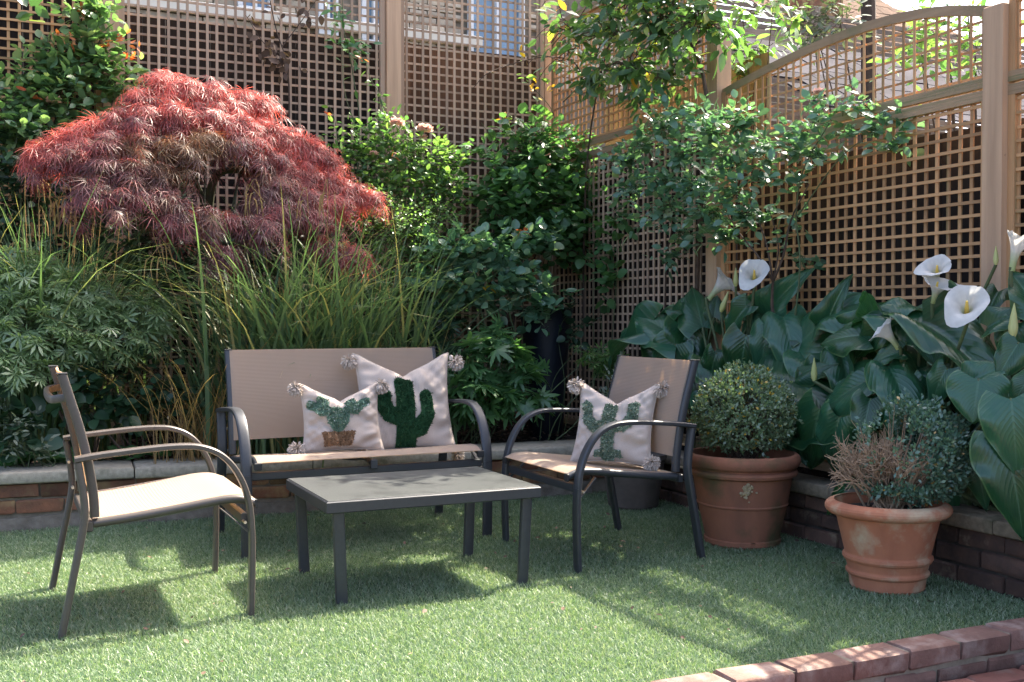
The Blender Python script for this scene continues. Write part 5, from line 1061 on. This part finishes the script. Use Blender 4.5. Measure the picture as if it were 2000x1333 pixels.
fr2 = bush('fence_rose', 'rose branch with pale shiny leaves hanging over the rail of the bowed panel', 'rose', (3.66, 4.3, .3),
     [E(u, v, x + (.14 if u > 1620 else .06), ru, rv, .045, atx) for u, v, x, ru, rv in ((1545, 300, 3.6, 20, 14), (1572, 262, 3.6, 28, 14), (1600, 232, 3.58, 30, 13), (1645, 214, 3.6, 34, 12), (1690, 206, 3.6, 30, 10), (1732, 222, 3.6, 26, 10), (1758, 250, 3.62, 22, 10), (1700, 252, 3.58, 34, 12), (1650, 262, 3.56, 34, 12), (1612, 195, 3.6, 22, 10), (1738, 285, 3.62, 20, 9), (1590, 300, 3.57, 26, 12), (1555, 360, 3.6, 16, 16), (1548, 430, 3.62, 14, 18), (1560, 500, 3.64, 16, 20), (1535, 470, 3.62, 12, 16))],
     95, OVATE, 'rose_b', .056, 120, 5, .034, .006, 'stem', 0, hug=(.1, 1.3))
stems(fr2, [[(3.66, 4.5, .28), atx(1560, 560, 3.65), atx(1555, 420, 3.62), atx(1570, 330, 3.6), atx(1620, 240, 3.6)], [atx(1560, 420, 3.62), atx(1640, 310, 3.62), atx(1720, 250, 3.62)]], [.006, .004], 'stem')
# overhanging climber
P_, D_, N_, Z_, T_ = sprays([E(1120, 60, 3.6, 70, 60, .18, atx), E(1200, 60, 3.55, 80, 70, .2, atx), E(1290, 50, 3.5, 80, 70, .2, atx), E(1370, 40, 3.5, 60, 60, .2, atx), E(1230, 130, 3.55, 80, 45, .16, atx), E(1300, 150, 3.52, 70, 40, .15, atx), E(1160, 150, 3.6, 50, 40, .12, atx), E(1250, 190, 3.58, 50, 30, .1, atx), E(1110, 110, 3.6, 40, 40, .1, atx), E(1250, -40, 3.5, 160, 60, .25, atx), E(1330, -80, 3.5, 110, 50, .25, atx), E(1180, -110, 3.55, 110, 60, .25, atx)], 540, 4, .085, .055, .1, .6, hug=(.2, 1.05), down=.45)
cl = thing('climber', 'dense overhanging climber with pointed leaves on the upper corner trellis', 'climber', (3.7, 5.9, .3)); leaves(cl, POINTED, P_, D_, N_, Z_, 'climb', 220); twigs(cl, T_, .004, 'bark')
stems(cl, [[(3.72, 5.3, .3), (3.72, 5.25, 1.5), atx(1380, 190, 3.66), atx(1330, 40, 3.6), atx(1290, -60, 3.55)], [atx(1370, 80, 3.64), atx(1290, 120, 3.6), atx(1180, 130, 3.6), atx(1100, 200, 3.62)], [(3.7, 6.6, .3), (3.72, 6.6, 2.0), atx(1180, 120, 3.66), atx(1230, 0, 3.6)]], [.018, .009, .009], 'bark')
cs = [atx(u, v, 3.5) for u, v in ((1240, 170), (1270, 135), (1045, 160), (1090, 22), (1320, 55), (1015, 105))]
extra_leaves(cl, cs, POINTED, 'gold_l', .075, .02, 2)
for pts, n in (([(1100, 40), (1060, 60), (1020, 110)], 9), ([(1110, 10), (1070, 0), (1050, 30)], 9), ([(1100, 120), (1050, 110), (1010, 150), (960, 190)], 3), ([(1120, 90), (1070, 130), (1050, 160)], 7)):
    shoot(cl, [atx(u, v, 3.62) for u, v in pts], POINTED, 'lime_l', .085, n, 'bark')
shoot(cl, [aty(1140, 120, 7.05), aty(1060, 112, 7.05), aty(960, 140, 7.05), aty(922, 175, 7.05)], OVATE, 'dry_l', .05, 5, 'bark', .005)
cl2 = bush('climber', 'sunlit pale green climber growing beyond the fence above the cut post', 'climber', (4.35, 5.3, .3), [E(1450, 30, 4.3, 50, 35, .1, atx), E(1510, 10, 4.35, 50, 25, .1, atx), E(1480, 95, 4.35, 40, 25, .08, atx), E(1440, 130, 4.3, 25, 40, .08, atx), E(1560, 30, 4.4, 30, 20, .06, atx), E(1530, 60, 4.4, 25, 25, .05, atx)], 50, POINTED, 'lime_l', .085, 50, 4, .055, .006, 'bark', 4, down=.6, hug=(.3, 1.05))
bush('feathery_shrub', 'light feathery shrub between slat screen and bowed trellis', 'shrub', (6.6, 6.6, .0), [E(1590, 50, 6.4, 40, 45, .2, atx), E(1640, 40, 6.4, 40, 40, .2, atx)], 70, NARROW, 'lav', .08, 0, 5, .06, .01, 'bark', 5)
bush('pale_shrub', 'pale green shrub beyond the right end of the bowed trellis', 'shrub', (5.4, 4.6, .0), [E(1850, 60, 5.2, 60, 60, .2, atx), E(1800, 100, 5.3, 50, 40, .2, atx), E(1890, 20, 5.2, 40, 40, .2, atx), E(1905, 110, 5.2, 30, 60, .2, atx)], 60, NARROW, 'lime_l', .09, 0, 5, .06, .01, 'bark', 6)
# young plants near the gray pot
bush('lavender', 'woody silver lavender in the small grey pot', 'plant', (3.20, 5.13, .285), [E(1215, 745, 5.1, 25, 35, .08), E(1225, 790, 5.1, 30, 35, .08), E(1200, 800, 5.1, 25, 30, .08)], 120, NARROW, 'lav', .03, 0, 7, .012, .004, 'twig', 12, lift=.9)
bush('young_maple', 'small bright green maple seedling left of the right-hand armchair back', 'plant', (3.05, 5.95, .25), [E(1180, 705, 5.9, 35, 18, .08), E(1140, 690, 5.9, 20, 14, .06)], 26, ACER, 'lime_l', .06, 30, 3, .03, .004, 'stem', 3, down=.2)
dm = bush('trailing_shoot', 'thin shoot with small leaves crossing before the shaded corner trellis', 'plant', (3.3, 6.2, .25), [E(1130, 640, 6.2, 30, 25, .05), E(1120, 600, 6.25, 25, 15, .05)], 14, ROUND, 'dark_l', .05, 30, 4, .03, .003, 'stem', 3)
bush('leafy_vine', 'loose vine of rounded leaves on the shaded corner trellis', 'climber', (3.7, 6.3, .25), [E(1170, 470, 3.7, 50, 40, .06, atx), E(1180, 550, 3.7, 40, 30, .05, atx), E(1200, 420, 3.7, 40, 40, .06, atx)], 26, ROUND, 'mid_l', .07, 60, 4, .05, .004, 'stem', 3, hug=(.3, 1.0))

# ================================================================== tree beyond the fence, mostly above the frame
tr = thing('tree', 'tree with bare brown trunk beyond the bowed trellis, crown above', 'tree', (7.15, 7.45, 0))
stems(tr, [[(7.15, 7.45, 0), (7.15, 7.45, 2.2), (7.12, 7.45, 4.2), (7.0, 7.4, 5.6), (6.4, 7.3, 7.0)], [(7.12, 7.45, 4.6), (6.0, 7.2, 5.4), (5.0, 6.95, 5.9), (4.1, 6.8, 6.0)]], [.09, .05], 'bark', 'trunk', .4, 10)
Pt, Dt, Nt, Zt, Tt = sprays([((6.5, 7.15, 7.2), (1.0, .30, .6)), ((5.4, 6.95, 6.1), (.9, .25, .28)), ((4.4, 6.85, 5.75), (.7, .22, .22)), ((3.9, 6.9, 5.0), (.35, .3, .35))], 800, 5, .10, .07, .1, .7, cam_bias=-2, hug=(.1, 1.0))
kk = leaves(tr, OVATE, Pt, Dt, Nt, Zt, 'climb'); twigs(tr, Tt, .006, 'bark')
# sky is the world; nothing further
